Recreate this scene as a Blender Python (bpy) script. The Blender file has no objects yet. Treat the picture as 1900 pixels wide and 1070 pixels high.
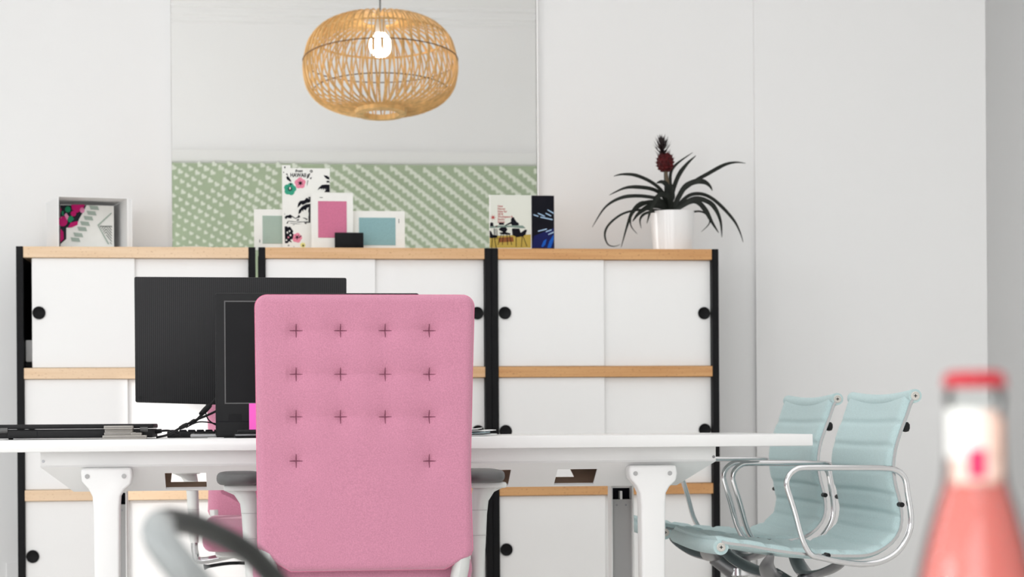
import bpy, bmesh, math, random
from mathutils import Vector, Matrix
R = math.radians
rnd = random.Random(7)
sc = bpy.context.scene
COL = sc.collection

# ------------------------------------------------------------------ camera, light, exposure
YAW, ROLL, FPX, HZ, CAMZ = R(7.3), R(0.38), 3800.0, 781.0, 0.77
sy, cy, sr, cr = math.sin(YAW), math.cos(YAW), math.sin(ROLL), math.cos(ROLL)
right, fwd, up = Vector((cy, -sy, 0)), Vector((sy, cy, 0)), Vector((0, 0, 1))
right_r, up_r = right*cr - up*sr, up*cr + right*sr
cam_d = bpy.data.cameras.new('camera')
cam = bpy.data.objects.new('camera', cam_d); COL.objects.link(cam)
M4 = Matrix.Identity(4)
for i in range(3):
    M4[i][0], M4[i][1], M4[i][2] = right_r[i], up_r[i], -fwd[i]
M4[2][3] = CAMZ
cam.matrix_world = M4
cam_d.sensor_width = 36.0; cam_d.lens = 36.0*FPX/1900.0
cam_d.shift_y = (HZ - 535.0)/1900.0
cam_d.clip_start = 0.05
cam_d.dof.use_dof = True; cam_d.dof.focus_distance = 4.75; cam_d.dof.aperture_fstop = 6.6
sc.camera = cam

vs = sc.view_settings
vs.view_transform = 'Standard'; vs.look = 'None'; vs.gamma = 1.0; vs.use_curve_mapping = False
vs.exposure = -0.47
w = bpy.data.worlds.new('world'); sc.world = w; w.use_nodes = True
w.node_tree.nodes['Background'].inputs[0].default_value = (0.93, 0.97, 1.0, 1)
w.node_tree.nodes['Background'].inputs[1].default_value = 0.6
sc.cycles.max_bounces = 10; sc.cycles.diffuse_bounces = 6; sc.cycles.transparent_max_bounces = 12
sc.cycles.sample_clamp_indirect = 8.0

def area(name, loc, direction, sx, sy_, power, col=(1, 1, 1)):
    d = bpy.data.lights.new(name, 'AREA'); d.shape = 'RECTANGLE'; d.size = sx; d.size_y = sy_
    d.energy = power; d.color = col
    o = bpy.data.objects.new(name, d); COL.objects.link(o)
    o.location = loc; o.rotation_euler = Vector(direction).to_track_quat('-Z', 'Y').to_euler()
    return o
area('window_and_fill_light', (-3.34, 0.10, 1.40), (1, 0, 0), 1.1, 1.7, 95, (0.97, 0.985, 1.0))
area('window_and_fill_light', (-3.34, 3.17, 1.65), (1, 0, 0), 1.5, 1.75, 48, (0.97, 0.985, 1.0))
area('window_and_fill_light', (-3.34, 6.00, 1.75), (1, 0, 0), 1.8, 1.55, 10, (0.97, 0.985, 1.0))
area('window_and_fill_light', (-1.2, -2.64, 1.75), (0, 1, 0), 3.2, 2.0, 112, (0.985, 0.99, 1.0))
area('window_and_fill_light', (-3.34, 8.9, 1.85), (1, 0, 0), 1.8, 1.75, 76, (1, 1, 1))  # added to brighten the made-up room behind the opening
area('overhead_fill_light', (0.2, 3.2, 3.17), (0, 0, -1), 4.0, 5.5, 70, (0.985, 0.99, 1.0))  # unseen fill added to lift dim walls and undersides, not a known lamp
sd = bpy.data.lights.new('sun', 'SUN'); sd.energy = 2.2; sd.angle = R(0.6); sd.color = (1, 0.98, 0.95)
sun = bpy.data.objects.new('sun', sd); COL.objects.link(sun)
sun.rotation_euler = Vector((0.6, 0.65, -0.30)).to_track_quat('-Z', 'Y').to_euler()

# ------------------------------------------------------------------ helpers
def at(px, py, Y):
    """measured point of the photograph, brought to its real place at depth Y (metres)"""
    u, v = (px-950.0)/FPX, (HZ-py)/FPX
    u0, v0 = u*cr + v*sr, v*cr - u*sr
    d = Vector((sy + u0*cy, cy - u0*sy, v0))
    k = Y/d.y
    return Vector((d.x*k, Y, CAMZ + d.z*k))

OFF = {}
def tag(o, label=None, cat=None, group=None, kind=None):
    if label: o['label'] = label
    if cat: o['category'] = cat
    if group: o['group'] = group
    if kind: o['kind'] = kind
    return o
def empty(name, loc, label, cat, group=None):
    o = bpy.data.objects.new(name, None); COL.objects.link(o); o.location = loc
    o.empty_display_size = 0.05
    OFF[o.name] = Vector(loc)
    return tag(o, label, cat, group)
def dup(o, parent=None):
    c = o.copy(); COL.objects.link(c)
    if parent: c.parent = parent
    for ch in list(o.children): dup(ch, c)
    return c

def smooth(pts, n=6, closed=False):
    P = [Vector(p) for p in pts]; out = []
    N = len(P)
    for i in range(N if closed else N-1):
        if closed: a, b, c, d = P[i-1], P[i], P[(i+1) % N], P[(i+2) % N]
        else: a, b, c, d = P[max(i-1, 0)], P[i], P[i+1], P[min(i+2, N-1)]
        for k in range(n):
            t = k/n
            out.append(0.5*((2*b) + (c-a)*t + (2*a-5*b+4*c-d)*t*t + (3*b-a-3*c+d)*t**3))
    if not closed: out.append(P[-1])
    return out
def lerpk(keys, t):
    for (a, va), (b, vb) in zip(keys, keys[1:]):
        if t <= b: return va + (vb-va)*max(0, (t-a))/(b-a)
    return keys[-1][1]

class MB:
    def __init__(s): s.bm = bmesh.new()
    def merge(s, b):
        m = bpy.data.meshes.new('tmp'); b.to_mesh(m); b.free(); s.bm.from_mesh(m); bpy.data.meshes.remove(m)
    def box(s, a, c, bev=0.0, seg=2, rot=0, piv=None):
        b = bmesh.new(); bmesh.ops.create_cube(b, size=1)
        for v in b.verts: v.co = Vector(((a[i]+c[i])/2 + v.co[i]*(c[i]-a[i]) for i in range(3)))
        if bev: bmesh.ops.bevel(b, geom=b.edges[:], offset=bev, segments=seg, affect='EDGES', profile=0.5)
        if rot: bmesh.ops.rotate(b, verts=b.verts, cent=piv or ((a[0]+c[0])/2, (a[1]+c[1])/2, 0), matrix=Matrix.Rotation(rot, 3, 'Z'))
        s.merge(b); return s
    def tube(s, path, r, n=10, closed=False, sq=(1, 1)):
        P = [Vector(p) for p in path]; N = len(P); rings = []; nrm = None
        for i in range(N):
            t = (P[(i+1) % N]-P[i-1]) if closed else (P[min(i+1, N-1)]-P[max(i-1, 0)])
            t.normalize()
            if nrm is None:
                nrm = t.cross(Vector((0, 0, 1)))
                if nrm.length < 1e-3: nrm = Vector((1, 0, 0))
            nrm = (nrm - t*nrm.dot(t)).normalized(); bi = t.cross(nrm)
            rr = r[i] if isinstance(r, (list, tuple)) else r
            rings.append([s.bm.verts.new(P[i] + (nrm*math.cos(a)*sq[0] + bi*math.sin(a)*sq[1])*rr)
                          for a in [2*math.pi*k/n for k in range(n)]])
        for i in range(N if closed else N-1):
            A, B = rings[i], rings[(i+1) % N]
            for k in range(n): s.bm.faces.new((A[k], A[(k+1) % n], B[(k+1) % n], B[k]))
        if not closed:
            s.bm.faces.new(list(reversed(rings[0]))); s.bm.faces.new(rings[-1])
        return s
    def lathe(s, prof, c, n=32, axis='Z', cap0=True, cap1=True):
        rings = []
        c = Vector(c)
        for r, z in prof:
            ring = []
            for k in range(n):
                a = 2*math.pi*k/n
                p = Vector((r*math.cos(a), r*math.sin(a), z))
                if axis == 'Y': p = Vector((p.x, -p.z, p.y))
                if axis == 'X': p = Vector((p.z, p.x, p.y))
                ring.append(s.bm.verts.new(c+p))
            rings.append(ring)
        for A, B in zip(rings, rings[1:]):
            for k in range(n): s.bm.faces.new((A[k], A[(k+1) % n], B[(k+1) % n], B[k]))
        if cap0: s.bm.faces.new(list(reversed(rings[0])))
        if cap1: s.bm.faces.new(rings[-1])
        return s
    def prism(s, pts, depth, bev=0.0, seg=2):
        b = bmesh.new(); vs_ = [b.verts.new(p) for p in pts]
        f = b.faces.new(vs_); d = Vector(depth)
        r_ = bmesh.ops.extrude_face_region(b, geom=[f])
        for e in r_['geom']:
            if isinstance(e, bmesh.types.BMVert): e.co += d
        bmesh.ops.recalc_face_normals(b, faces=b.faces)
        if bev: bmesh.ops.bevel(b, geom=[e for e in b.edges if len(e.link_faces) == 2 and e.calc_face_angle(0) > 0.6], offset=bev, segments=seg, affect='EDGES', profile=0.5)
        s.merge(b); return s
    def poly(s, pts):
        s.bm.faces.new([s.bm.verts.new(p) for p in pts]); return s
    def grid(s, fn, nu, nv, wrap=False):
        V = [[s.bm.verts.new(fn(i/nu, j/nv)) for j in range(nv+1)] for i in range(nu if wrap else nu+1)]
        for i in range(nu):
            A, B = V[i], V[(i+1) % len(V)]
            for j in range(nv): s.bm.faces.new((A[j], B[j], B[j+1], A[j+1]))
        return s
    def build(s, name, mat, parent=None, ang=38, weld=True, label=None, kind=None, flat=False, recalc=True):
        if weld: bmesh.ops.remove_doubles(s.bm, verts=s.bm.verts, dist=1e-6)
        if recalc: bmesh.ops.recalc_face_normals(s.bm, faces=s.bm.faces)
        off = OFF.get(parent.name, Vector()) if parent else Vector()
        for v in s.bm.verts: v.co -= off
        for f in s.bm.faces: f.smooth = not flat
        if not flat:
            for e in s.bm.edges:
                if len(e.link_faces) == 2 and e.calc_face_angle(0) > R(ang): e.smooth = False
        m = bpy.data.meshes.new(name); s.bm.to_mesh(m); s.bm.free()
        m.materials.append(mat)
        o = bpy.data.objects.new(name, m); COL.objects.link(o)
        if parent: o.parent = parent
        OFF[o.name] = off
        if label: o['label'] = label
        if kind: o['kind'] = kind
        return o
def struct(name, mb, mat, **k): return mb.build(name, mat, kind='structure', **k)

def srgb(r, g, b):
    f = lambda c: c/12.92 if c <= 0.04045 else ((c+0.055)/1.055)**2.4
    return (f(r/255), f(g/255), f(b/255), 1)
def mat(name, col, rough=0.5, metal=0.0, noise=None, bump=None, spec=0.5, **kw):
    """noise=(scale xyz or float, strength) ; bump=(scale, strength)"""
    m = bpy.data.materials.new(name); m.use_nodes = True
    nt = m.node_tree; b = nt.nodes['Principled BSDF']
    b.inputs['Base Color'].default_value = col
    b.inputs['Roughness'].default_value = rough; b.inputs['Metallic'].default_value = metal
    b.inputs['Specular IOR Level'].default_value = spec
    for k, v in kw.items(): b.inputs[k.replace('_', ' ')].default_value = v
    tc = nt.nodes.new('ShaderNodeTexCoord')
    def nz(scale, detail=3):
        mp = nt.nodes.new('ShaderNodeMapping')
        mp.inputs['Scale'].default_value = scale if isinstance(scale, tuple) else (scale,)*3
        nt.links.new(tc.outputs['Object'], mp.inputs['Vector'])
        n = nt.nodes.new('ShaderNodeTexNoise'); n.inputs['Scale'].default_value = 1; n.inputs['Detail'].default_value = detail
        nt.links.new(mp.outputs[0], n.inputs['Vector']); return n
    if noise:
        n = nz(noise[0]); mr = nt.nodes.new('ShaderNodeMapRange')
        mr.inputs[1].default_value = 0.3; mr.inputs[2].default_value = 0.7
        mr.inputs[3].default_value = 1-noise[1]; mr.inputs[4].default_value = 1+noise[1]
        nt.links.new(n.outputs['Fac'], mr.inputs[0])
        mx = nt.nodes.new('ShaderNodeVectorMath'); mx.operation = 'SCALE'
        mx.inputs[0].default_value = col[:3]; nt.links.new(mr.outputs[0], mx.inputs['Scale'])
        nt.links.new(mx.outputs[0], b.inputs['Base Color'])
    if bump:
        n = nz(bump[0], 4); bp = nt.nodes.new('ShaderNodeBump'); bp.inputs['Strength'].default_value = bump[1]; bp.inputs['Distance'].default_value = 0.002
        nt.links.new(n.outputs['Fac'], bp.inputs['Height']); nt.links.new(bp.outputs[0], b.inputs['Normal'])
    return m
def wood(name, c1, c2, fleck):
    m = mat(name, c1, 0.45, spec=0.35); nt = m.node_tree; b = nt.nodes['Principled BSDF']
    tc = [n for n in nt.nodes if n.type == 'TEX_COORD'][0]
    def nz(scale, detail):
        mp = nt.nodes.new('ShaderNodeMapping'); mp.inputs['Scale'].default_value = scale
        nt.links.new(tc.outputs['Object'], mp.inputs['Vector'])
        n = nt.nodes.new('ShaderNodeTexNoise'); n.inputs['Scale'].default_value = 1; n.inputs['Detail'].default_value = detail
        nt.links.new(mp.outputs[0], n.inputs['Vector']); return n
    g = nz((2.2, 40, 60), 4); f = nz((90, 300, 240), 2)
    r1 = nt.nodes.new('ShaderNodeValToRGB'); r1.color_ramp.elements[0].color = c2; r1.color_ramp.elements[1].color = c1
    r1.color_ramp.elements[0].position = 0.35; r1.color_ramp.elements[1].position = 0.62
    nt.links.new(g.outputs['Fac'], r1.inputs['Fac'])
    r2 = nt.nodes.new('ShaderNodeValToRGB'); r2.color_ramp.elements[0].color = (0, 0, 0, 1); r2.color_ramp.elements[1].color = (1, 1, 1, 1)
    r2.color_ramp.elements[0].position = 0.62; r2.color_ramp.elements[1].position = 0.74
    nt.links.new(f.outputs['Fac'], r2.inputs['Fac'])
    mx = nt.nodes.new('ShaderNodeMix'); mx.data_type = 'RGBA'
    nt.links.new(r2.outputs['Color'], mx.inputs[0]); nt.links.new(r1.outputs['Color'], mx.inputs[6]); mx.inputs[7].default_value = fleck
    nt.links.new(mx.outputs[2], b.inputs['Base Color'])
    return m
def emit(name, col, s):
    m = mat(name, col, 0.4); b = m.node_tree.nodes['Principled BSDF']
    b.inputs['Emission Color'].default_value = col; b.inputs['Emission Strength'].default_value = s
    return m

W_ = dict(
    wall=mat('white_paint', (0.88, 0.88, 0.878, 1), 0.75, bump=(120, 0.04), spec=0.2),
    wall_far=mat('far_paint', (0.86, 0.86, 0.857, 1), 0.8, bump=(120, 0.03), spec=0.2),
    floor=mat('floor_resin', srgb(232, 230, 226), 0.35, noise=(3, 0.03)),
    door=mat('door_laminate', (0.90, 0.90, 0.893, 1), 0.4, noise=(4, 0.008)),
    black=mat('black_powder_coat', (0.006, 0.006, 0.007, 1), 0.5, bump=(400, 0.05), spec=0.15),
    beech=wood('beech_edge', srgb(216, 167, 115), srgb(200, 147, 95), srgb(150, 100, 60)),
    beech_half_flare=wood('half_flared_beech_edge', srgb(226, 186, 144), srgb(214, 170, 124), srgb(176, 126, 84)),  # milder lens flare put into the middle cabinet's wood colour
    beech_flare=wood('flared_beech_edge', srgb(238, 210, 178), srgb(230, 198, 162), srgb(190, 148, 110)),  # lens flare over the left boards put into the wood colour
    desk=mat('desk_laminate', (0.79, 0.79, 0.785, 1), 0.22, noise=(5, 0.01)),
    lacquer=mat('white_lacquer', (0.84, 0.84, 0.835, 1), 0.35, bump=(300, 0.04)),
    legin=mat('grey_leg_channel', (0.42, 0.42, 0.42, 1), 0.5, bump=(300, 0.05)),
    tan=mat('tan_tray_inner', srgb(172, 140, 118), 0.6, noise=(20, 0.06)),
    pink=mat('pink_wool', srgb(192, 129, 152), 0.9, noise=(420, 0.11), bump=(900, 0.3), spec=0.15, Sheen_Weight=0.25),
    pinkth=mat('stitch_thread', srgb(120, 62, 84), 0.9),
    piping=mat('pink_piping', srgb(206, 124, 152), 0.9, noise=(300, 0.1), spec=0.15),
    mint=mat('mint_wool', srgb(182, 204, 205), 0.9, noise=(300, 0.07), bump=(700, 0.35), spec=0.15, Sheen_Weight=0.2),
    chrome=mat('polished_aluminium', (0.66, 0.66, 0.67, 1), 0.10, 1.0),
    dull=mat('cast_aluminium', (0.27, 0.27, 0.28, 1), 0.28, 1.0),
    armpad=mat('grey_arm_pad', (0.09, 0.09, 0.09, 1), 0.5, bump=(500, 0.1)),
    plastic=mat('pale_grey_plastic', (0.62, 0.635, 0.62, 1), 0.42),
    darkpl=mat('dark_plastic', (0.012, 0.012, 0.013, 1), 0.5, bump=(900, 0.1), spec=0.2),
    screen=mat('screen_glass', (0.005, 0.005, 0.006, 1), 0.35, spec=0.15),
    card=mat('white_card', (0.87, 0.87, 0.83, 1), 0.7, noise=(40, 0.015)),
    ink=mat('black_ink', (0.008, 0.008, 0.013, 1), 0.7, spec=0.1),
    pot=mat('glazed_pot', (0.87, 0.87, 0.87, 1), 0.18),
    leaf=mat('pineapple_leaf', srgb(27, 31, 25), 0.5, spec=0.25, noise=((60, 60, 20), 0.35)),
    stem=mat('pineapple_stem', srgb(84, 70, 48), 0.6, noise=(60, 0.2)),
    fruit=mat('pineapple_skin', srgb(72, 14, 17), 0.6, noise=(70, 0.6), spec=0.2),
    crown=mat('pineapple_crown', srgb(34, 20, 22), 0.55, noise=(90, 0.3)),
    soil=mat('potting_soil', srgb(46, 36, 28), 0.95, noise=(120, 0.4), bump=(150, 0.8)),
    rattan=mat('rattan_cane', srgb(222, 180, 120), 0.5, noise=((40, 40, 12), 0.22), spec=0.3),
    rattan_d=mat('dark_binding', srgb(112, 76, 40), 0.6),
    bulb=emit('lit_bulb', (1.0, 0.94, 0.84, 1), 17.0),
    socket=mat('lamp_socket', (0.6, 0.58, 0.54, 1), 0.4),
    green=mat('green_film', srgb(166, 182, 152), 0.5, noise=(7, 0.06)),
    heart=mat('white_heart_print', srgb(222, 228, 214), 0.6),
    cream=mat('cream_felt', srgb(236, 226, 206), 0.9, noise=(200, 0.06)),
    paper=mat('white_paper', (0.88, 0.88, 0.875, 1), 0.7),
    grey=mat('grey_shell', srgb(160, 156, 150), 0.45, noise=(60, 0.06)),
    postit=mat('pink_sticky_note', srgb(255, 100, 205), 0.7),
    rubber=mat('dark_grey_rubber', (0.014, 0.016, 0.015, 1), 0.45, spec=0.22),
    armgrey=mat('grey_arm_post', srgb(146, 150, 150), 0.42),
)
def flat(name, r, g, b): 
    k = 'ink_' + name
    if k not in W_: W_[k] = mat(k, srgb(r, g, b), 0.65, spec=0.2)
    return W_[k]

# ------------------------------------------------------------------ room shell
YC, YW, YF = 7.10, 7.56, 10.0          # cabinet fronts, back wall, far wall of the mirrored room
XL, XR, YR, ZC = -3.2, 4.0, -2.5, 3.2
XS, XE = at(1401, 300, YW-0.018).x, at(1831, 500, YW-0.018).x    # shallow pier right of the cabinets
ox0, ox1 = at(318, 300, YW-0.04).x, at(999.5, 300, YW-0.04).x
oz0, oz1 = 1.22, 2.95  # opening takes the place of a large wall mirror
m = MB()
m.box((XL-0.15, YW, 0), (ox0, YW+0.012, ZC)); m.box((ox1, YW, 0), (XS+0.02, YW+0.012, ZC)); m.box((XS, YW-0.018, 0), (XE, YW+0.35, ZC))
m.box((ox0, YW, 0), (ox1, YW+0.012, oz0)); m.box((ox0, YW, oz1), (ox1, YW+0.012, ZC))
struct('wall_back', m, W_['wall'], weld=False)
m = MB(); e = 0.003; yp, yq = YW-0.025, YW+0.012
m.box((ox0-e, yp, oz0), (ox0, yq, oz1)); m.box((ox1, yp, oz0), (ox1+e, yq, oz1))
m.box((ox0-e, yp, oz1), (ox1+e, yq, oz1+e)); m.box((ox0-e, yp, oz0-e), (ox1+e, yq, oz0))
struct('trim_1', m, W_['wall'], weld=False)
YA = 8.45                                # alcove behind the pier
m = MB(); m.box((XR, YR, 0), (XR+0.1, YA+0.1, ZC)); m.box((XE-0.1, YA, 0), (XR, YA+0.1, ZC)); m.box((XE-0.1, YW+0.35, 0), (XE, YA, ZC))
struct('wall_right', m, W_['wall'], weld=False)
m = MB()
ys = [YR, -0.8, 1.0, 2.25, 4.1, 5.2, 6.85, YW]
tops = {1: 2.0, 3: 2.42, 5: 2.7}
for a, b in ((0, 1), (2, 3), (4, 5), (6, 7)): m.box((XL-0.15, ys[a], 0), (XL, ys[b], ZC))
for a, b in ((1, 2), (3, 4), (5, 6)):
    m.box((XL-0.15, ys[a], 0), (XL, ys[b], 0.85)); m.box((XL-0.15, ys[a], tops[a]), (XL, ys[b], ZC))
struct('wall_left', m, W_['wall'], weld=False)
for n, (a, b, t) in enumerate(((ys[1], ys[2], 2.0), (ys[3], ys[4], 2.42), (ys[5], ys[6], 2.7))):
    m = MB()
    for (p, q) in (((a, 0.85), (a+0.04, t)), ((b-0.04, 0.85), (b, t)), ((a, 0.85), (b, 0.89)), ((a, t-0.04), (b, t))):
        m.box((XL-0.11, p[0], p[1]), (XL-0.05, q[0], q[1]))
    struct('window_%d' % (n+1), m, W_['lacquer'], weld=False)
m = MB()
m.box((XL, YR-0.15, 0), (XR+0.7, YR, 0.7)); m.box((XL, YR-0.15, 2.8), (XR+0.7, YR, ZC))
m.box((XL, YR-0.15, 0.7), (-2.9, YR, 2.8)); m.box((0.5, YR-0.15, 0.7), (XR+0.7, YR, 2.8))
struct('wall_rear', m, W_['wall'], weld=False)
m = MB(); m.box((XL-0.15, YR-0.15, -0.1), (XR+0.7, YF+0.1, 0)); struct('floor', m, W_['floor'])
m = MB(); m.box((XL-0.15, YR-0.15, ZC), (XR+0.7, YF+0.1, ZC+0.1)); struct('ceiling', m, W_['wall'])
# mirror reflection built as a made-up room behind an opening
m = MB(); m.box((XL-0.15, YF, 0), (2.3, YF+0.1, ZC)); struct('wall_far', m, W_['wall_far'])
m = MB(); m.box((XL-0.15, YW+0.012, 0), (XL, YF, 0.9)); m.box((XL-0.15, YW+0.012, 2.8), (XL, YF, ZC))
m.box((XL-0.15, YW+0.012, 0.9), (XL, 8.0, 2.8)); m.box((XL-0.15, 9.8, 0.9), (XL, YF, 2.8)); struct('wall_far_left', m, W_['wall_far'], weld=False)
m = MB(); m.box((2.2, YW+0.013, 0), (2.3, YF, ZC)); struct('wall_far_right', m, W_['wall_far'])
# stepped plaster cornice on the far wall
zz = lambda py: at(660, py, YF).z
c1, c2, c3, c4 = zz(17), zz(24), zz(36), zz(48)
prof = [(0, c4), (0.018, c4+0.012), (0.018, c3-0.004), (0.034, c3+0.006), (0.034, c2), (0.052, c2+0.008), (0.052, c1), (0.075, c1+0.012), (0.14, c1+0.14), (0, c1+0.16)]
m = MB(); m.prism([(XL, YF-d*1.4, z) for d, z in prof], (2.2-XL, 0, 0)); struct('trim_2', m, W_['wall_far'])
# shallow ledge board over the green film
zl0, zl1 = zz(306), zz(283)
m = MB(); m.prism([(XL, YF-0.004, zl0), (XL, YF-0.05, zl1), (XL, YF, zl1+0.004), (XL, YF, zl0)], (2.2-XL, 0, 0)); struct('trim_3', m, W_['wall_far'])

# ------------------------------------------------------------------ green film with hearts
gx0, gx1, gz0 = at(250, 400, YF).x, at(1070, 400, YF).x, 0.9
gr = empty('patterned_screen', ((gx0+gx1)/2, YF-0.02, gz0), 'sage green wall screen printed with rows of white hearts, a mirror image built beyond the wide opening', 'screen')
m = MB(); m.box((gx0, YF-0.02, gz0), (gx1, YF-0.003, zl0)); m.build('sheet', W_['green'], gr)
hp = []
for i in range(14):
    t = 2*math.pi*i/14
    hp.append((16*math.sin(t)**3/17, (13*math.cos(t)-5*math.cos(2*t)-2*math.cos(3*t)-math.cos(4*t))/17))
m = MB(); s0 = YF/FPX
yg = YF-0.0215
rowdx = 29.0
for k in range(-2, 42):
    x, y = -130+k*rowdx, 300.0
    q = rnd.random()*8
    x += q*1.3; y += q
    while y < 470 and x < 1040:
        f = min(1, max(0, (x-318)/500.0))
        f = f*f*(3-2*f)
        fade = min(1, max(0.0, ((x-318)/170.0 + (400-y)/150.0)))
        if x > 262 and y > 302 + (x-318)*0.016 and not (f < 0.6 and rnd.random() < 0.10):
            c = at(x, y, yg)
            sz = s0*(6.0+0.6*f)*(0.74+0.26*fade)*rnd.uniform(0.9, 1.1)
            a = R(-36)+rnd.uniform(-0.15, 0.15); ca, sa = math.cos(a), math.sin(a)
            # tip points down and a little left
            nh = nh+1 if 'nh' in globals() else 0
            m.poly([(c.x+(hx*ca-hy*sa)*sz, yg-0.00008*(nh % 9), c.z+(hx*sa+hy*ca)*sz) for hx, hy in hp])
        x += 12.2-3.9*f; y += 7.2-0.5*f
m.build('heart_print', W_['heart'], gr, weld=False, kind='stuff', recalc=False)

# ------------------------------------------------------------------ pendant lamp
YL = 8.3  # mirror image of the lamp, built as a solid one
lc = at(706, 121, YL); ls = YL/FPX
lamp = empty('pendant_lamp', lc, 'round woven rattan pendant lamp with lit bulb seen mirrored before the pale wall', 'lamp')
lp = [(.072, .212), (.12, .215), (.185, .203), (.245, .170), (.288, .112), (.305, .05), (.312, 0), (.309, -.055), (.294, -.112), (.262, -.157), (.213, -.188), (.152, -.206), (.098, -.214)]
ZS = 0.87
lp = [(a, b*ZS) for a, b in lp]
lpp = smooth([Vector((a, 0, b)) for a, b in lp], 4)
TILT0 = Matrix.Rotation(R(-6.5), 3, 'X')     # tilted as its image in a leaning mirror would be
NR = 100
m = MB()
for k in range(NR):
    tw = 0.02*(1 if k % 2 else -1)
    pts = []
    for j, p in enumerate(lpp):
        f = j/(len(lpp)-1)
        a = 2*math.pi*k/NR + tw*math.sin(f*math.pi*3) + 0.01*math.sin(k*7.1)
        rr = p.x - (0.006 if k % 2 else 0.0)
        pts.append(lc + TILT0 @ Vector((rr*math.cos(a), rr*math.sin(a), p.z)))
    m.tube(pts, 0.0034, 5)
m.build('cane_ribs', W_['rattan'], lamp, weld=False, kind='stuff')
TILT = Matrix.Rotation(R(-6.5), 3, 'X')
def ring(r, z, t, n=72): return [lc+TILT @ Vector((r*math.cos(2*math.pi*k/n), r*math.sin(2*math.pi*k/n), z*ZS)) for k in range(n)]
for (r, z) in ((.3135, .02), (.2755, -.128)):
    MB().tube(ring(r, z, 0), 0.0024, 5, closed=True).build('binding_ring', W_['rattan_d'], lamp)
for (r, z, t) in ((.073, .213, .0045), (.272, .127, .0045), (.10, -.214, .007)):
    MB().tube(ring(r, z, 0), t, 6, closed=True).build('cane_ring', W_['rattan'], lamp)
m = MB(); m.lathe([(.102, -.181), (.104, -.203), (.071, -.206), (.069, -.186)], lc, 48, cap0=False, cap1=False); bmesh.ops.rotate(m.bm, verts=m.bm.verts, cent=lc, matrix=TILT); m.build('bottom_collar', W_['rattan'], lamp)
bz = (118-80)*ls-0.005
m = MB(); m.lathe([(.002, bz-.047), (.02, bz-.043), (.036, bz-.03), (.045, bz-.01), (.046, bz+.006), (.041, bz+.025), (.028, bz+.043), (.018, bz+.055)], lc, 24)
m.build('bulb', W_['bulb'], lamp)
m = MB(); m.lathe([(.02, bz+.05), (.022, bz+.055), (.022, bz+.1), (.012, bz+.112)], lc, 20); m.build('bulb_socket', W_['socket'], lamp)
m = MB(); m.tube([lc+Vector((0, 0, bz+.11)), Vector((lc.x, lc.y, ZC-0.03))], 0.0032, 8); m.build('cord', W_['armpad'], lamp)
m = MB(); m.tube([lc+TILT @ Vector((-.075, 0, .212*ZS)), lc+TILT @ Vector((.075, 0, .212*ZS))], 0.002, 6); m.build('hanger_bar', W_['rattan'], lamp)
m = MB(); m.lathe([(.05, ZC-.03-lc.z), (.05, ZC-lc.z)], lc, 24); m.build('ceiling_rose', W_['socket'], lamp)

# ------------------------------------------------------------------ cabinets
zt, z2, z3 = at(683, 459.5, YC).z, at(683, 680.5, YC).z, at(683, 902.5, YC).z
pitch = (zt-z3)/2; z4 = z3-pitch; TB = 0.0375
CD = 0.40
xs = lambda px, py=470: at(px, py, YC).x
def cabinet(xa, xb, label, seam, beech, open_door=0.0):
    cx = (xa+xb)/2; pw = 0.0235
    r = empty('storage_cabinet', (cx, YC+CD/2, 0), label, 'cabinet', 'row of white storage cabinets')
    for x in (xa, xb-pw):
        for y in (YC-0.002, YC+CD-0.025):
            m = MB(); m.box((x, y, 0), (x+pw, y+0.027, zt+0.0005), 0.0015, 1); m.build('post', W_['black'], r)
    for n, z in (('top_board', zt), ('shelf', z2), ('shelf', z3), ('bottom_board', z4)):
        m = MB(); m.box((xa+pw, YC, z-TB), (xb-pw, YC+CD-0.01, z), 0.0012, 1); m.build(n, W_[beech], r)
    for x in (xa+0.009, xb-0.013):
        m = MB(); m.box((x, YC+0.026, z4-TB), (x+0.004, YC+CD-0.026, zt-0.003)); m.build('side_panel', W_['black'], r)
    m = MB(); m.box((xa+0.004, YC+CD-0.008, z4-TB), (xb-0.004, YC+CD-0.003, zt-0.003)); m.build('back_panel', W_['black'], r)
    for row, (za, zb) in enumerate(((z2, zt-TB), (z3, z2-TB), (z4, z3-TB))):
        for side in (0, 1):
            g = 0.0012
            if side == 0: x0, x1, yy = xa+pw+0.001, seam, YC+0.012
            else: x0, x1, yy = seam-0.03, xb-pw-0.001, YC+0.026
            if side == 0 and row == 0: x0 += open_door; x1 += open_door
            m = MB(); m.box((x0, yy, za+g), (x1, yy+0.011, zb-g), 0.001, 1); d = m.build('door', W_['door'], r)
            kx = x0+0.0235+0.0 if side == 0 else x1-0.0235
            kz = (za+zb)/2
            m = MB(); m.lathe([(.0205, 0), (.0222, -.0035), (.0215, -.006), (.019, -.0055), (.017, -.004), (.002, -.0035)], (kx, yy-0.0062, kz), 28, axis='Y')
            for v in m.bm.verts: v.co.y = 2*(yy-0.003) - v.co.y
            m.build('knob', W_['black'], d)
    return r
cabinet(xs(29.6), xs(474), 'left beech-topped white sliding-door cabinet, standing under the white open box', at(250, 570, YC).x-0.026, 'beech_flare', 0.026)
cabinet(xs(479.3), xs(911.5), 'middle beech-topped white sliding-door cabinet behind the pink chair, under the fabric sample cards', at(697, 570, YC).x, 'beech_half_flare')
cabinet(xs(911.5), xs(1333), 'right beech-topped white sliding-door cabinet, standing under the potted pineapple', at(1122, 570, YC).x, 'beech')
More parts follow.
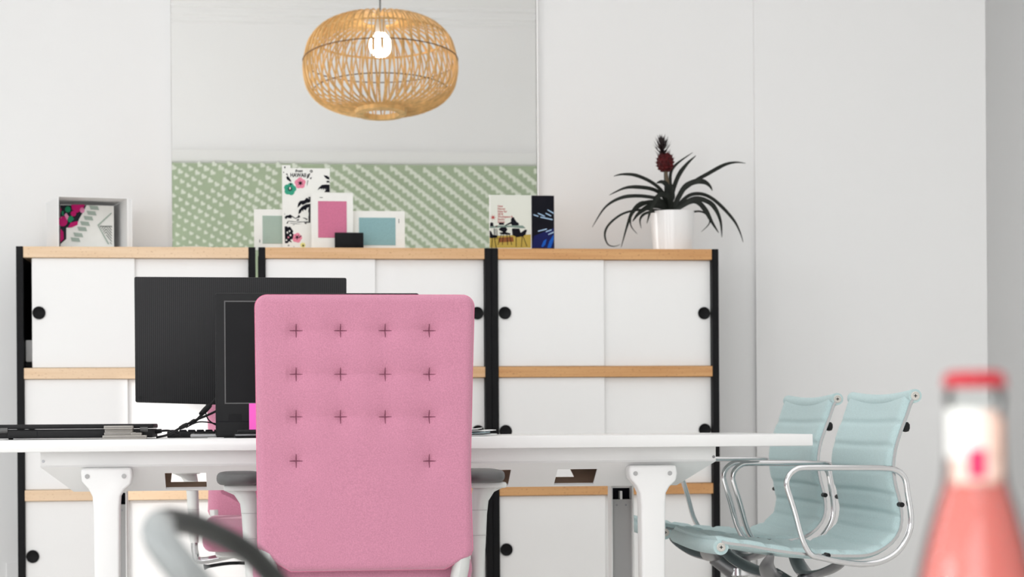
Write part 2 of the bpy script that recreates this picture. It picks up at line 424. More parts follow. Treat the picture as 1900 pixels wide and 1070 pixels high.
# folded paper pile seen through the gap of the open door
p0 = at(49, 668, YC+0.1)
t = empty('paper_stack', (p0.x+0.09, YC+0.2, z2), 'white paper pile on a black tray glimpsed through the open cabinet door gap', 'paper')
m = MB(); m.box((p0.x-0.004, YC+0.07, z2+0.0005), (p0.x+0.2, YC+0.33, z2+0.022), 0.002, 1); m.build('tray', W_['black'], t)
m = MB(); m.box((p0.x, YC+0.075, z2+0.0225), (p0.x+0.195, YC+0.325, z2+0.098), 0.004, 2); m.build('sheets', W_['paper'], t)
# wall socket plate, lower left
a_, b_ = at(12, 1044, YW), at(40, 1100, YW)
t = empty('wall_socket', ((a_.x+b_.x)/2, YW, b_.z), 'flat white socket plate on the back wall left of the cabinets', 'socket')
m = MB(); m.box((a_.x, YW-0.006, b_.z), (b_.x, YW, a_.z), 0.0015, 1); m.build('plate', W_['wall'], t)

# ------------------------------------------------------------------ things on the cabinets
def put(pts, fnmap): return [fnmap(*p) for p in pts]
class Face:
    """flat artwork on a card: pixel points land on the card's front plane"""
    def __init__(s, Y): s.Y = Y
    def __call__(s, px, py, d=0.0): 
        p = at(px, py, s.Y); p.y = s.Y-d; return p
def ell(cx, cy, rx, ry, n=14, rot=0):
    return [(cx+rx*math.cos(t)*math.cos(rot)-ry*math.sin(t)*math.sin(rot), cy+rx*math.cos(t)*math.sin(rot)+ry*math.sin(t)*math.cos(rot)) for t in [2*math.pi*i/n for i in range(n)]]
def prints(name, F, polys, m_, parent, d):
    for P in polys:
        m = MB()
        f = m.bm.faces.new([m.bm.verts.new(F(x, y, d)) for x, y in P]); f.normal_update()
        bmesh.ops.triangulate(m.bm, faces=m.bm.faces)
        for f in m.bm.faces:
            f.normal_update()
            if f.normal.y > 0: f.normal_flip()
        m.build(name, m_, parent, weld=False, flat=True, recalc=False)
ZT = zt
def card(name, x0, x1, y0, Y, label, cat, th=0.003, group=None, mat_=None):
    A = at(x0, y0, Y); B = at(x1, y0, Y)
    r = empty(name, ((A.x+B.x)/2, Y+th/2, ZT), label, cat, group)
    m = MB(); m.box((A.x, Y, ZT+0.0003), (B.x, Y+th, A.z), 0.0004, 1); m.build('board', mat_ or W_['card'], r)
    return r, Face(Y)
def swatch(r, F, x0, y0, x1, y1, mt):
    A, B = F(x0, y0), F(x1, y1)
    m = MB(); m.box((A.x, F.Y-0.0016, B.z), (B.x, F.Y+0.0002, A.z), 0.0006, 1); m.build('fabric_swatch', mt, r)
sage = mat('sage_swatch', srgb(166, 184, 172), 0.9, noise=(900, 0.12))
blue = mat('blue_swatch', srgb(140, 178, 182), 0.9, noise=(500, 0.1))
rose = mat('rose_swatch', srgb(208, 118, 150), 0.9, noise=(500, 0.1))
r, F = card('sample_card', 471, 531, 388, 7.215, 'white sample card with sage green swatch, left of the printed leaflet', 'card', group='fabric sample cards')
swatch(r, F, 487, 400, 529, 452, sage)
prints('caption', F, [[(481.2, 444), (482.4, 444), (482.4, 450), (481.2, 450)]], W_['ink'], r, 0.0006)
r, F = card('sample_card', 577, 655, 357, 7.170, 'white sample card with rose pink swatch, tallest of the swatch cards', 'card', group='fabric sample cards')
swatch(r, F, 590, 373, 643.5, 441, rose)
prints('caption', F, [[(593, 365.5), (599, 366), (599, 367), (593, 366.6)]], W_['ink'], r, 0.0006)
r, F = card('sample_card', 651, 751, 391, 7.190, 'white sample card with blue green swatch, right of the black block', 'card', group='fabric sample cards')
swatch(r, F, 666, 403.5, 734, 455, blue)
prints('caption', F, [[(739.5, 406), (740.5, 406), (740.5, 414), (739.5, 414)]], W_['ink'], r, 0.0006)
A, B = at(621, 431, 7.135), at(674.5, 431, 7.135)
t = empty('card_stand', ((A.x+B.x)/2, 7.15, ZT), 'small black block stand in front of the pink swatch card', 'stand')
m = MB(); m.box((A.x, 7.135, ZT-0.0+0.0003), (B.x, 7.143, A.z), 0.0025, 2); m.build('front_plate', W_['black'], t)
m = MB(); m.box((A.x, 7.141, ZT+0.0003), (B.x, 7.165, ZT+0.006), 0.001, 1); m.build('foot', W_['black'], t)

# printed leaflet
r, F = card('leaflet', 524.5, 612, 311.5, 7.200, 'tall white leaflet with black palm print, bright flowers and the word HAWAII', 'leaflet', 0.002)
A, B = at(523, 306, 7.203), at(539, 306, 7.203)
m = MB(); m.box((A.x, 7.2022, ZT+0.0003), (B.x, 7.2038, A.z)); m.build('back_page', W_['card'], r)
ink = W_['ink']
def zp(zx, zy): return (490+zx/11.886, 290+zy/11.886)         # upper close-up
def zq(zx, zy): return (490+zx/10.7, 370+zy/10.7)             # lower close-up
U = lambda L: [zp(*p) for p in L]
L_ = lambda L: [zq(*p) for p in L]
def flower(cx, cy, rad, n, rot):
    out = []
    for i in range(n*8):
        a = 2*math.pi*i/(n*8)
        q = rad*(0.80+0.20*abs(math.cos(n*a/2+rot))**0.8)
        out.append((cx+q*math.cos(a), cy+q*math.sin(a)))
    return out
def star(cx, cy, r1, r2, n, rot=0):
    return [(cx+(r1 if i % 2 == 0 else r2)*math.cos(rot+math.pi*i/n), cy+(r1 if i % 2 == 0 else r2)*math.sin(rot+math.pi*i/n)) for i in range(2*n)]
prints('green_flower', F, [U(flower(572, 722, 140, 5, 0.3))], flat('teal', 58, 160, 130), r, 0.0006)
prints('pink_flower', F, [U(flower(795, 590, 125, 5, 0.9)), L_(flower(655, 760, 100, 5, 0.2))], flat('rose', 232, 140, 164), r, 0.0006)
prints('flower_centre', F, [U(star(572, 715, 75, 30, 8)), U(star(800, 590, 68, 26, 6, 0.4)), L_(star(655, 750, 62, 20, 5, .3)), L_([(690, 735), (740, 712), (748, 722), (700, 760)])], ink, r, 0.0009)
prints('flower_eye', F, [U(ell(572, 705, 16, 28))], W_['card'], r, 0.0012)
prints('toucan_print', F, [U([(480, 395), (500, 370), (520, 400), (525, 440), (555, 470), (590, 525), (596, 570), (560, 545), (505, 510), (485, 455), (515, 440), (505, 400), (490, 400)]), U([(565, 600), (590, 590), (612, 615), (590, 645), (570, 630)]),
    U(ell(458, 243, 14, 24, 10)), U(ell(430, 352, 10, 14, 8))], ink, r, 0.0009)
prints('butterfly_print', F, [U(ell(1040, 328, 32, 30)), U([(955, 395), (975, 390), (970, 480), (942, 495)]), U([(985, 380), (1018, 375), (985, 465), (972, 470)]), U([(1005, 480), (1060, 455), (1035, 490), (1040, 508), (1020, 500)]), U([(955, 530), (972, 530), (955, 625), (942, 660)])], ink, r, 0.0009)
prints('butterfly_eye', F, [U(ell(1036, 328, 14, 14, 10))], W_['card'], r, 0.0012)
prints('palm_print', F, [U([(1310, 415), (1380, 425), (1440, 460), (1440, 515), (1385, 500), (1345, 465)]), U([(1365, 555), (1400, 535), (1440, 545), (1442, 592), (1415, 570), (1372, 595), (1390, 570)]),
    U([(1178, 745), (1215, 680), (1275, 630), (1350, 620), (1445, 625), (1448, 792), (1330, 790), (1385, 700), (1350, 745), (1340, 700), (1310, 745), (1295, 700), (1265, 735), (1245, 705), (1205, 730)]),
    L_([(920, -55), (870, -45), (905, -5), (840, -35), (800, 15), (720, 25), (680, 70), (660, 165), (720, 115), (745, 85), (760, 110), (800, 95), (840, 70), (900, 60), (920, 40)]),
    L_([(920, 85), (830, 95), (750, 140), (690, 210), (680, 290), (715, 275), (755, 210), (770, 245), (785, 195), (830, 215), (845, 175), (890, 150), (875, 230), (890, 290), (880, 345), (885, 440), (918, 455)])], ink, r, 0.0009)
prints('island_print', F, [L_([(400, 260), (418, 305), (405, 300)]), L_([(410, 345), (440, 318), (495, 310), (520, 295), (555, 330), (540, 375), (500, 370), (460, 360), (440, 390), (415, 375)]),
    L_([(520, 300), (560, 325), (625, 370), (660, 345), (690, 300), (720, 345), (700, 360), (655, 370), (625, 385), (540, 335)]),
    L_([(470, 425), (560, 430), (650, 440), (760, 440), (880, 430), (880, 440), (700, 455), (560, 442), (480, 435)]), L_([(440, 478), (470, 430), (482, 440), (470, 478)]),
    L_([(640, 405), (690, 385), (690, 418), (650, 418)]), L_([(790, 455), (915, 445), (915, 460), (840, 468), (830, 495)]), L_([(560, 505), (600, 490), (605, 505)]), L_([(760, 360), (810, 365), (870, 390), (850, 410), (810, 385)]), L_([(500, 465), (640, 475), (760, 485), (640, 486), (520, 474)])], ink, r, 0.0009)
prints('leopard_print', F, [L_([(408, 535), (450, 530), (470, 550), (500, 540), (525, 545), (545, 580), (580, 630), (565, 665), (585, 690), (570, 780), (520, 800), (555, 855), (495, 830), (470, 865), (415, 868)]), L_(star(487, 912, 26, 8, 4)), L_(star(775, 915, 34, 14, 5)), L_(star(592, 935, 14, 5, 4))], ink, r, 0.0009)
prints('leopard_spot', F, [L_(ell(462, 655, 15, 22, 9)), L_(ell(507, 628, 15, 20, 9)), L_(ell(525, 708, 17, 20, 9)), L_(ell(443, 805, 16, 19, 9))], W_['card'], r, 0.0012)
prints('pink_spot', F, [L_(ell(482, 752, 16, 19, 9))], flat('rose', 232, 140, 164), r, 0.0012)
prints('yellow_spot', F, [L_(star(770, 905, 60, 44, 7))], flat('lemon', 236, 230, 150), r, 0.0006)
def text(body, p, size, m_, parent, Y, name='lettering', shear=0.0, bold=0.0, sx=1.0):
    c = bpy.data.curves.new('tmp', 'FONT'); c.body = body; c.size = size; c.shear = shear; c.offset = bold
    o = bpy.data.objects.new('tmp', c); COL.objects.link(o)
    dg = bpy.context.evaluated_depsgraph_get()
    me = bpy.data.meshes.new_from_object(o.evaluated_get(dg)); bpy.data.objects.remove(o)
    off = OFF.get(parent.name, Vector())
    for v in me.vertices: v.co = Vector((p.x+v.co.x*sx, Y, p.z+v.co.y)) - off
    me.name = name; me.materials.clear(); me.materials.append(m_)
    ob = bpy.data.objects.new(name, me); COL.objects.link(ob); ob.parent = parent; OFF[ob.name] = off
    return ob
pxm = 7.2/FPX
text('HAWAII', at(*zp(575, 452), 7.2), 10.0*pxm, ink, r, 7.1991, bold=0.0005, sx=0.82)
text('from', at(*zp(680, 345), 7.2), 7.0*pxm, ink, r, 7.1991, shear=0.35, bold=0.0004)

# catalogue and dark booklet
r, F = card('catalogue', 908, 986, 361.5, 7.18, 'catalogue with a cover photo of a dark desk scene, red title lines on white', 'book', 0.012)
zb = lambda L: [(880+x/6.689, 330+y/6.689) for x, y in L]
prints('printed_floor', F, [zb([(190, 720), (703, 700), (703, 868), (190, 868)])], flat('ochre', 190, 165, 78), r, 0.0004)
prints('printed_wall', F, [zb([(200, 215), (700, 218), (700, 702), (200, 722)])], flat('pale', 226, 228, 218), r, 0.0004)
prints('printed_table', F, [zb([(190, 605), (300, 590), (600, 590), (640, 625), (590, 625), (450, 610), (190, 622)])], flat('greyteal', 130, 150, 140), r, 0.0007)
prints('printed_figure', F, [zb([(470, 490), (490, 486), (505, 515), (525, 545), (550, 560), (555, 585), (530, 590), (470, 590), (455, 570), (400, 590), (370, 590), (455, 545), (455, 510)]), zb([(305, 555), (370, 555), (370, 582), (305, 582)]),
    zb([(195, 560), (215, 548), (235, 560), (240, 600), (195, 602)])], ink, r, 0.001)
prints('printed_chairs', F, [zb([(300, 640), (330, 612), (390, 608), (412, 640), (390, 672), (455, 690), (440, 705), (330, 700), (310, 680), (355, 672)]), zb([(465, 640), (475, 625), (560, 628), (575, 680), (630, 640), (655, 645), (635, 705), (600, 725), (530, 735), (475, 710)]),
    zb([(190, 650), (210, 665), (230, 705), (290, 715), (280, 738), (215, 748), (190, 742)])] + [zb([(x, y), (x+8, y), (x+d+8, y+130), (x+d, y+130)]) for x, y, d in ((330, 700, -40), (355, 700, -10), (400, 700, 10), (430, 700, 30), (515, 725, 0), (600, 720, 50), (590, 725, -10), (220, 745, -10), (245, 745, 25), (255, 630, 5), (275, 630, 6), (240, 625, 5))], ink, r, 0.001)
prints('printed_rug', F, [zb([(300, 740), (480, 730), (490, 790), (300, 800)])], flat('rust', 140, 84, 46), r, 0.0007)
red = flat('red', 176, 42, 40)
prints('printed_plant', F, [zb(star(232, 490, 42, 12, 7)), zb([(260, 595), (290, 590), (285, 607), (258, 606)])], red, r, 0.0007)
for i, tx in enumerate(('New', 'Nuovo', 'New for', '2018', 'Workspace &', 'Studio', 'Spaces')):
    text(tx, at(880+290/6.689, 330+(362+i*32.5)/6.689, 7.18), 5.6*pxm, red, r, 7.1792, bold=0.0002, sx=0.9)
r, F = card('booklet', 986.2, 1028, 362.5, 7.178, 'narrow black booklet with blue light streaks, right against the catalogue', 'book', 0.012, mat_=W_['ink'])
prints('blue_glow', F, [zb([(830, 850), (860, 780), (900, 755), (880, 830), (850, 860)]), zb([(905, 868), (930, 790), (985, 700), (985, 760), (950, 868)])], flat('azure', 20, 90, 190), r, 0.0004)
prints('navy_patch', F, [zb([(712, 868), (740, 720), (985, 620), (985, 868)])], flat('navy', 16, 24, 84), r, 0.0002)
prints('light_streak', F, [zb([(x, y), (x+dx, y+dy), (x+dx, y+dy+14), (x, y+12)]) for x, y, dx, dy in ((910, 390, 75, 42), (885, 432, 68, 32), (790, 432, 85, 38), (735, 450, 60, 20), (790, 655, 110, -28), (888, 662, 70, -25), (918, 695, 68, -30), (820, 480, 150, 30))], flat('ice', 176, 206, 236), r, 0.0007)

# white open box with printed cards
C = at(108, 455, 7.14); C.z = ZT
fx, lx = Vector((0.233, 0.05, 0)), Vector((-0.062, 0.24, 0))
H = at(108, 363, 7.14).z-ZT
r = empty('open_box', C+fx*0.5+lx*0.5, 'white open-fronted cardboard box holding bright printed cards, on the left cabinet', 'box')
OFF[r.name] = Vector(r.location)
nl, nf = fx.normalized(), lx.normalized(); th = 0.003; zv = Vector((0, 0, 1))
def slab(o, a, b, c, name, mt, par):
    m = MB(); m.prism([o, o+a, o+a+b, o+b], c); return m.build(name, mt, par)
z_ = Vector((0, 0, 0.0004))
bx = W_['paper']
slab(C+z_, lx, zv*H, nl*th, 'side_panel', bx, r)
slab(C+fx+z_-nl*th, lx, zv*(H-0.004), nl*th, 'side_panel', bx, r)
slab(C+z_+nl*th, fx-nl*2*th, lx, zv*th, 'bottom_panel', bx, r)
slab(C+nl*th+zv*(H-th), fx-nl*2*th, lx, zv*th, 'top_panel', bx, r)
slab(C+lx+z_+nl*th-nf*th, fx-nl*2*th, zv*(H-th), nf*th, 'back_panel', bx, r)
slab(C+fx+z_, (fx*0.035-lx*0.08), zv*(H-0.006), nl*0.002, 'side_flap', bx, r)
# printed card inside, leaning at the back
def inside(px, py, d):
    # intersect the line of sight with the card plane (parallel to the box front)
    o = Vector((0, 0, CAMZ)); dv = at(px, py, 1.0)-o
    p = C + lx*(d); n = Vector((-fx.y, fx.x, 0)).normalized()
    k = (p-o).dot(n)/dv.dot(n); return o+dv*k
rc = empty('printed_card', C+lx*0.42+fx*0.45, 'printed card of magenta and green circles and grey stripes inside the white box', 'card')
OFF[rc.name] = Vector(rc.location)
zi = lambda L: [(x/3.821, 260+y/3.821) for x, y in L]
lay = {}
def inprint(name, polys, mt, d):
    for P in polys:
        m = MB(); m.bm.faces.new([m.bm.verts.new(inside(x, y, d)) for x, y in zi(P)]).normal_update()
        bmesh.ops.triangulate(m.bm, faces=m.bm.faces)
        m.build(name, mt, rc, weld=False, flat=True)
A = inside(112, 379, 0.45); B = inside(211, 379, 0.45)
m = MB(); m.prism([Vector((A.x, A.y, ZT+0.0045)), Vector((B.x, B.y, ZT+0.0045)), Vector((B.x, B.y, A.z)), A], nf*0.002); m.build('board', W_['card'], rc)
ma, gn, pk, bk, sg = flat('magenta', 196, 24, 110), flat('leaf', 30, 134, 92), flat('softpink', 232, 150, 190), flat('night', 28, 34, 42), flat('grey_green', 166, 180, 170)
inprint('dark_field', [[(428, 460), (612, 460), (600, 490), (560, 560), (545, 600), (470, 620), (470, 700), (428, 735)]], bk, 0.445)
inprint('magenta_field', [[(505, 456), (600, 456), (590, 490), (545, 515), (510, 490)], ell(445, 575, 34, 36), ell(521, 520, 20, 20), [(428, 625), (450, 650), (452, 700), (428, 722)], [(480, 620), (500, 585), (552, 572), (550, 600), (510, 618)], [(428, 480), (436, 490), (428, 520)]], ma, 0.44)
inprint('green_field', [ell(481, 490, 20, 22), [(480, 545), (510, 535), (525, 560), (500, 585), (482, 575)], [(436, 500), (452, 505), (450, 540), (438, 525)]], gn, 0.44)
inprint('pink_field', [ell(583, 496, 17, 20), [(455, 530), (470, 515), (488, 540), (476, 570)], [(428, 540), (440, 545), (430, 560)]], pk, 0.44)
inprint('stripe', [[(x-8, y), (x+52, y+5), (x+62, y+33), (x+2, y+28)] for x, y in ((640, 462), (622, 500), (600, 536), (576, 574), (556, 612), (528, 654), (508, 688))], sg, 0.44)
inprint('triangle', [[(690, 600), (790, 512), (792, 520), (700, 606), (775, 735), (765, 738)]], sg, 0.44)
ch = []
def hatch(x0, y0, x1, y1, t=6.5):
    # keep the part of a stroke that lies inside the printed triangle
    inside_ = lambda x, y: x <= 793 and y >= 607 and x >= 704+(y-605)*0.66 and y <= 735
    q = [(x0+(x1-x0)*k/40, y0+(y1-y0)*k/40) for k in range(41)]
    q = [p for p in q if inside_(*p)]
    if len(q) > 3: ch.append([q[0], q[-1], (q[-1][0], q[-1][1]+t), (q[0][0], q[0][1]+t)])
for k in range(-3, 7):
    hatch(752, 606+k*20, 800, 606+k*20+58); hatch(752, 606+k*20, 690, 606+k*20+75)
hatch(704, 607, 793, 607, 5)
inprint('chevron', ch, flat('slate', 96, 104, 100), 0.44)

# low cream disc on the left cabinet
A, B = at(313, 455, 7.2), at(402, 455, 7.2); cx = (A.x+B.x)/2; rr = (B.x-A.x)/2
m = MB(); m.lathe([(rr*.95, 0.0004), (rr, .003), (rr*.93, .008), (rr*.72, .0135), (rr*.3, .0155), (rr*.02, .016)], (cx, 7.2+rr, ZT), 40)
o = m.build('felt_pad', W_['cream']); tag(o, 'low round cream pad lying on the left cabinet top', 'pad')

# potted pineapple
YP = 7.27
pc = at(1248, 460, YP); pc.z = ZT
pl = empty('potted_pineapple', pc, 'ornamental red pineapple plant with long arching dark leaves in a white pot', 'plant')
ps = YP/FPX
ph = at(1248, 393, YP).z-ZT
m = MB(); m.lathe([(36*ps, 0.0004), (37*ps, 0.002), (41.5*ps, ph-0.003), (41.5*ps, ph), (39.5*ps, ph), (38.5*ps, ph-0.02)], pc, 48, cap1=False)
m.build('pot', W_['pot'], pl)
m = MB(); m.lathe([(38.4*ps, ph-0.018), (20*ps, ph-0.012), (1*ps, ph-0.01)], pc, 24, cap0=False); m.build('soil', W_['soil'], pl)
zl = lambda x, y: (1080+x/4.281, 230+y/4.281)
leaves = [
 ([(690, 690), (650, 560), (560, 470), (430, 410), (320, 400), (250, 415)], 26, .00), ([(690, 690), (640, 575), (560, 520), (430, 502), (330, 512), (215, 565)], 28, .03),
 ([(690, 690), (630, 610), (560, 585), (430, 572), (300, 590), (180, 665), (80, 820)], 26, .01), ([(690, 690), (640, 640), (560, 620), (470, 640), (400, 700), (360, 800), (310, 980)], 30, -.04),
 ([(690, 690), (640, 662), (540, 655), (450, 710), (400, 775)], 34, -.05), ([(690, 690), (620, 684), (480, 680), (330, 710), (220, 790), (180, 870), (200, 950), (250, 972), (305, 955)], 15, -.02),
 ([(700, 690), (690, 590), (640, 560), (590, 590), (545, 680), (515, 790)], 34, -.09), ([(700, 690), (665, 600), (660, 500), (650, 380)], 16, .04),
 ([(715, 690), (712, 570), (760, 420), (830, 320), (905, 250)], 30, .02), ([(705, 690), (700, 500), (705, 380), (760, 310), (880, 225)], 22, .06),
 ([(715, 690), (770, 560), (880, 465), (1000, 395), (1130, 325), (1220, 305), (1300, 312)], 26, .03), ([(715, 690), (800, 520), (880, 465), (960, 460), (1010, 490), (1035, 530)], 38, -.03),
 ([(720, 690), (830, 580), (920, 555), (1010, 580), (1100, 650), (1200, 760), (1250, 850), (1280, 940)], 26, .00), ([(730, 690), (850, 620), (920, 625), (980, 690), (1030, 780), (1085, 865)], 38, -.07),
 ([(730, 690), (800, 640), (900, 595), (1000, 620), (1060, 680), (1100, 780), (1110, 900)], 36, -.04), ([(740, 690), (850, 700), (940, 695), (1000, 730), (1010, 790), (945, 858)], 14, -.06),
 ([(700, 690), (690, 570), (670, 490), (630, 462), (590, 470)], 40, -.06), ([(690, 690), (620, 650), (480, 620), (400, 690), (385, 800), (440, 875)], 16, -.06),
 ([(690, 690), (600, 690), (500, 712), (460, 760), (470, 830)], 18, -.08), ([(690, 690), (700, 620), (720, 560), (700, 440)], 34, .0)]
for pts, wd, dy in leaves:
    n = len(pts)
    P = smooth([at(*zl(x, y), YP+dy*(0.15+0.85*(i/(n-1)))) for i, (x, y) in enumerate(pts)], 5)
    m = MB(); N = len(P); rows = []
    for i, p in enumerate(P):
        t = (P[min(i+1, N-1)]-P[max(i-1, 0)]).normalized()
        side = t.cross(Vector((0.12, -1, 0.25))).normalized(); f = i/(N-1)
        hw = wd/4.281*ps*0.6*min(1, (1-f)*2.4+0.04)**0.8*(0.8+0.2*min(1, f*4))
        nrm = side.cross(t).normalized()
        rows.append([m.bm.verts.new(p-side*hw+nrm*hw*0.35), m.bm.verts.new(p), m.bm.verts.new(p+side*hw+nrm*hw*0.35)])
    for A, B in zip(rows, rows[1:]):
        for k in range(2): m.bm.faces.new((A[k], A[k+1], B[k+1], B[k]))
    m.build('leaf', W_['leaf'], pl, ang=80)
m = MB(); m.tube(smooth([at(*zl(705, 690), YP), at(*zl(685, 520), YP), at(*zl(664, 370), YP)], 6), 15/4.281*ps, 10); m.build('stem', W_['stem'], pl)
fc = at(*zl(660, 305), YP); fr, fh = 66/4.281*ps, 72/4.281*ps
m = MB(); m.lathe([(max(.0004, fr*math.sin(t)**0.75), -fh*math.cos(t)) for t in [math.pi*i/12 for i in range(13)]], fc, 20); fo = m.build('fruit', W_['fruit'], pl)
m = MB()
for row in range(7):
    t = math.pi*(row+1)/8
    for k in range(10):
        a = 2*math.pi*(k+0.5*(row % 2))/10; q = fr*math.sin(t)**0.75
        n = Vector((math.cos(a)*math.sin(t), math.sin(a)*math.sin(t), -math.cos(t)*0.6)).normalized()
        b = fc+Vector((q*math.cos(a), q*math.sin(a), -fh*math.cos(t)))
        s1 = n.cross(Vector((0, 0, 1))).normalized(); s2 = s1.cross(n)
        w0 = fr*0.24
        base = [b+s1*w0*math.cos(u)+s2*w0*math.sin(u)-n*0.001 for u in (0, 1.57, 3.14, 4.71)]
        mid = b+n*fr*0.10; tip = b+n*fr*0.34+Vector((0, 0, fr*0.16))
        V = [m.bm.verts.new(p) for p in base]; M_ = [m.bm.verts.new(mid+(p-b)*0.55) for p in base]; T = m.bm.verts.new(tip)
        M2 = [m.bm.verts.new(mid+n*0.001+(p-b)*0.14) for p in base]
        for i in range(4):
            m.bm.faces.new((V[i], V[(i+1) % 4], M_[(i+1) % 4], M_[i])); m.bm.faces.new((M_[i], M_[(i+1) % 4], M2[(i+1) % 4], M2[i])); m.bm.faces.new((M2[i], M2[(i+1) % 4], T))
m.build('fruitlets', W_['fruit'], fo, weld=False, kind='stuff')
m = MB(); c0 = at(*zl(640, 245), YP)
m.tube([fc+Vector((0, 0, fh*.8)), c0, at(*zl(632, 150), YP)], [9/4.281*ps, 8/4.281*ps, 3/4.281*ps], 8)
for k in range(56):
    f = k/56; a = k*2.4; b = c0+(at(*zl(632, 140), YP)-c0)*(f-0.1)
    ln = (74+34*math.sin(f*3))/4.281*ps; out = Vector((math.cos(a), math.sin(a), 0))
    el = 0.25+f*0.95
    p1 = b+out*ln*0.5*math.cos(el)+Vector((0, 0, ln*0.35*math.sin(el))); p2 = b+out*ln*math.cos(el)*0.95+Vector((0, 0, ln*(0.25+0.75*math.sin(el))))
    sd_ = out.cross(Vector((0, 0, 1)))*(11/4.281*ps)
    m.poly([b-sd_, b+sd_, p1+sd_*.75, p1-sd_*.75]); m.poly([p1-sd_*.75, p1+sd_*.75, p2])
m.build('fruit_crown', W_['crown'], pl, weld=False)

# ------------------------------------------------------------------ desk
YD0, YD1 = 4.80, 5.60
dz1 = at(700, 811.0, YD0).z; dz0 = at(700, 833.5, YD0).z
dx0, dx1 = at(-105, 815, YD0).x, at(1508.5, 815, YD0).x
desk = empty('office_desk', ((dx0+dx1)/2, 5.2, 0), 'long white office desk with cable channel and tapered white legs', 'desk')
m = MB(); m.box((dx0, YD0, dz0), (dx1, YD1, dz1), 0.0025, 2); m.build('desktop', W_['desk'], desk)
def sheet(rowsYZ, xl, xr, holes, th, name, mt):
    """folded sheet: rowsYZ = two (y,z) edges, xl/xr = x at both edges, holes=(x0,x1,t0,t1)"""
    (ya, za), (yb, zb_) = rowsYZ
    xsx = sorted({0.0, 1.0} | {h[0] for h in holes} | {h[1] for h in holes}, key=float)
    ts = sorted({0.0, 1.0} | {h[2] for h in holes} | {h[3] for h in holes})
    m = MB()
    X0 = min(xl); X1 = max(xr)
    xv = [X0] + sorted({h[0] for h in holes} | {h[1] for h in holes}) + [X1]
    def P(i, t):
        x = xv[i]
        if i == 0: x = xl[0]+(xl[1]-xl[0])*t
        if i == len(xv)-1: x = xr[0]+(xr[1]-xr[0])*t
        return Vector((x, ya+(yb-ya)*t, za+(zb_-za)*t))
    for i in range(len(xv)-1):
        for a, b in zip(ts, ts[1:]):
            cx_, ct = (xv[i]+xv[i+1])/2, (a+b)/2
            if any(h[0] < cx_ < h[1] and h[2] < ct < h[3] for h in holes): continue
            m.poly([P(i, a), P(i+1, a), P(i+1, b), P(i, b)])
    bmesh.ops.remove_doubles(m.bm, verts=m.bm.verts, dist=1e-5)
    bmesh.ops.recalc_face_normals(m.bm, faces=m.bm.faces)
    bmesh.ops.solidify(m.bm, geom=m.bm.faces[:], thickness=th)
    return m.build(name, mt, desk, flat=True)
yf, yb_ = 4.885, 4.985
fl, fr_ = at(75, 850, yf), at(1328, 845, yf)
zfold = at(700, 857.5, yf).z
zbot = at(700, 902.5, yb_).z
m = MB(); m.box((fl.x, yf, zfold), (fr_.x, yf+0.004, dz0)); fas = m.build('fascia', W_['lacquer'], desk)
for p in (at(80.5, 855.5, yf), at(1324, 847, yf)):
    m = MB(); m.lathe([(.0035, 0), (.0035, -.0015), (.001, -.0015)], (p.x, yf-0.0015, p.z), 12, axis='Y'); m.build('rivet', W_['dull'], fas)
def tt(py): 
    return (py-860)/(905-860)
hx = lambda px: at(px, 887, yf+0.05).x
holes = [(hx(306.5), hx(383), .28, .93), (hx(872), hx(946.5), .28, .93), (hx(1032), hx(1105.5), .28, .93)]
bl, br = at(137, 905, yb_), at(1255, 898, yb_)
sheet(((yf, zfold), (yb_, zbot)), (fl.x, bl.x), (fr_.x, br.x), holes, 0.005, 'cable_channel', W_['lacquer'])
bx_ = lambda px: at(px, 885, yb_+0.10).x
hb = [(bx_(318), bx_(392), 0.0, .80), (bx_(860), bx_(930), 0.0, .8), (bx_(1012), bx_(1062), 0.0, .76)]
sheet(((yb_+0.22, zfold-0.001), (yb_+0.02, zbot)), (fl.x, bl.x), (fr_.x, br.x), hb, 0.003, 'channel_back', W_['tan'])
m = MB(); m.box((bl.x, yb_-0.003, zbot-0.002), (br.x, yb_+0.03, zbot)); m.build('channel_floor', W_['lacquer'], desk)
m = MB(); m.box((fl.x, yb_+0.216, zfold), (fr_.x, yb_+0.22, dz0)); m.build('rear_fascia', W_['tan'], desk)
def leg(pts, name, Y, dep, bev, mt):
    m = MB(); m.prism([at(x, y, Y) for x, y in pts], (0, dep, 0), bev, 3); return m.build(name, mt, desk)
def floorx(px, py, Y, z):    # carry an edge straight down to height z
    p = at(px, py, Y); return Vector((p.x, Y, z))
def front_leg(cx, side):
    Y = 4.86; k = Y/FPX
    c = at(cx, 880, Y); zt_ = at(cx, 868 if side < 0 else 863, Y).z
    q = lambda dx, dy: Vector((c.x+dx*k, Y, zt_-dy*k))
    pts = [q(-45, 0), q(45, 0), q(47, 16), q(44, 30), q(32, 40), q(25, 52), q(23.5, 75)]
    lo_ = Vector((c.x+20*k, Y, 0.03)); lo2 = Vector((c.x-20*k, Y, 0.03))
    pts += [lo_, lo2, q(-23.5, 75), q(-25, 52), q(-32, 38), q(-44, 24), q(-46, 10)]
    m = MB(); m.prism(pts, (0, 0.055, 0), 0.006, 3); lg = m.build('leg', W_['lacquer'], desk)
    for dx in (-34, 32):
        s_ = q(dx, 15)
        m = MB(); m.lathe([(.0055, 0), (.0055, -.002), (.0018, -.0012)], (s_.x, Y-0.002, s_.z), 12, axis='Y'); m.build('screw', W_['legin'], lg)
    return lg
front_leg(197, -1); front_leg(1212, 1)
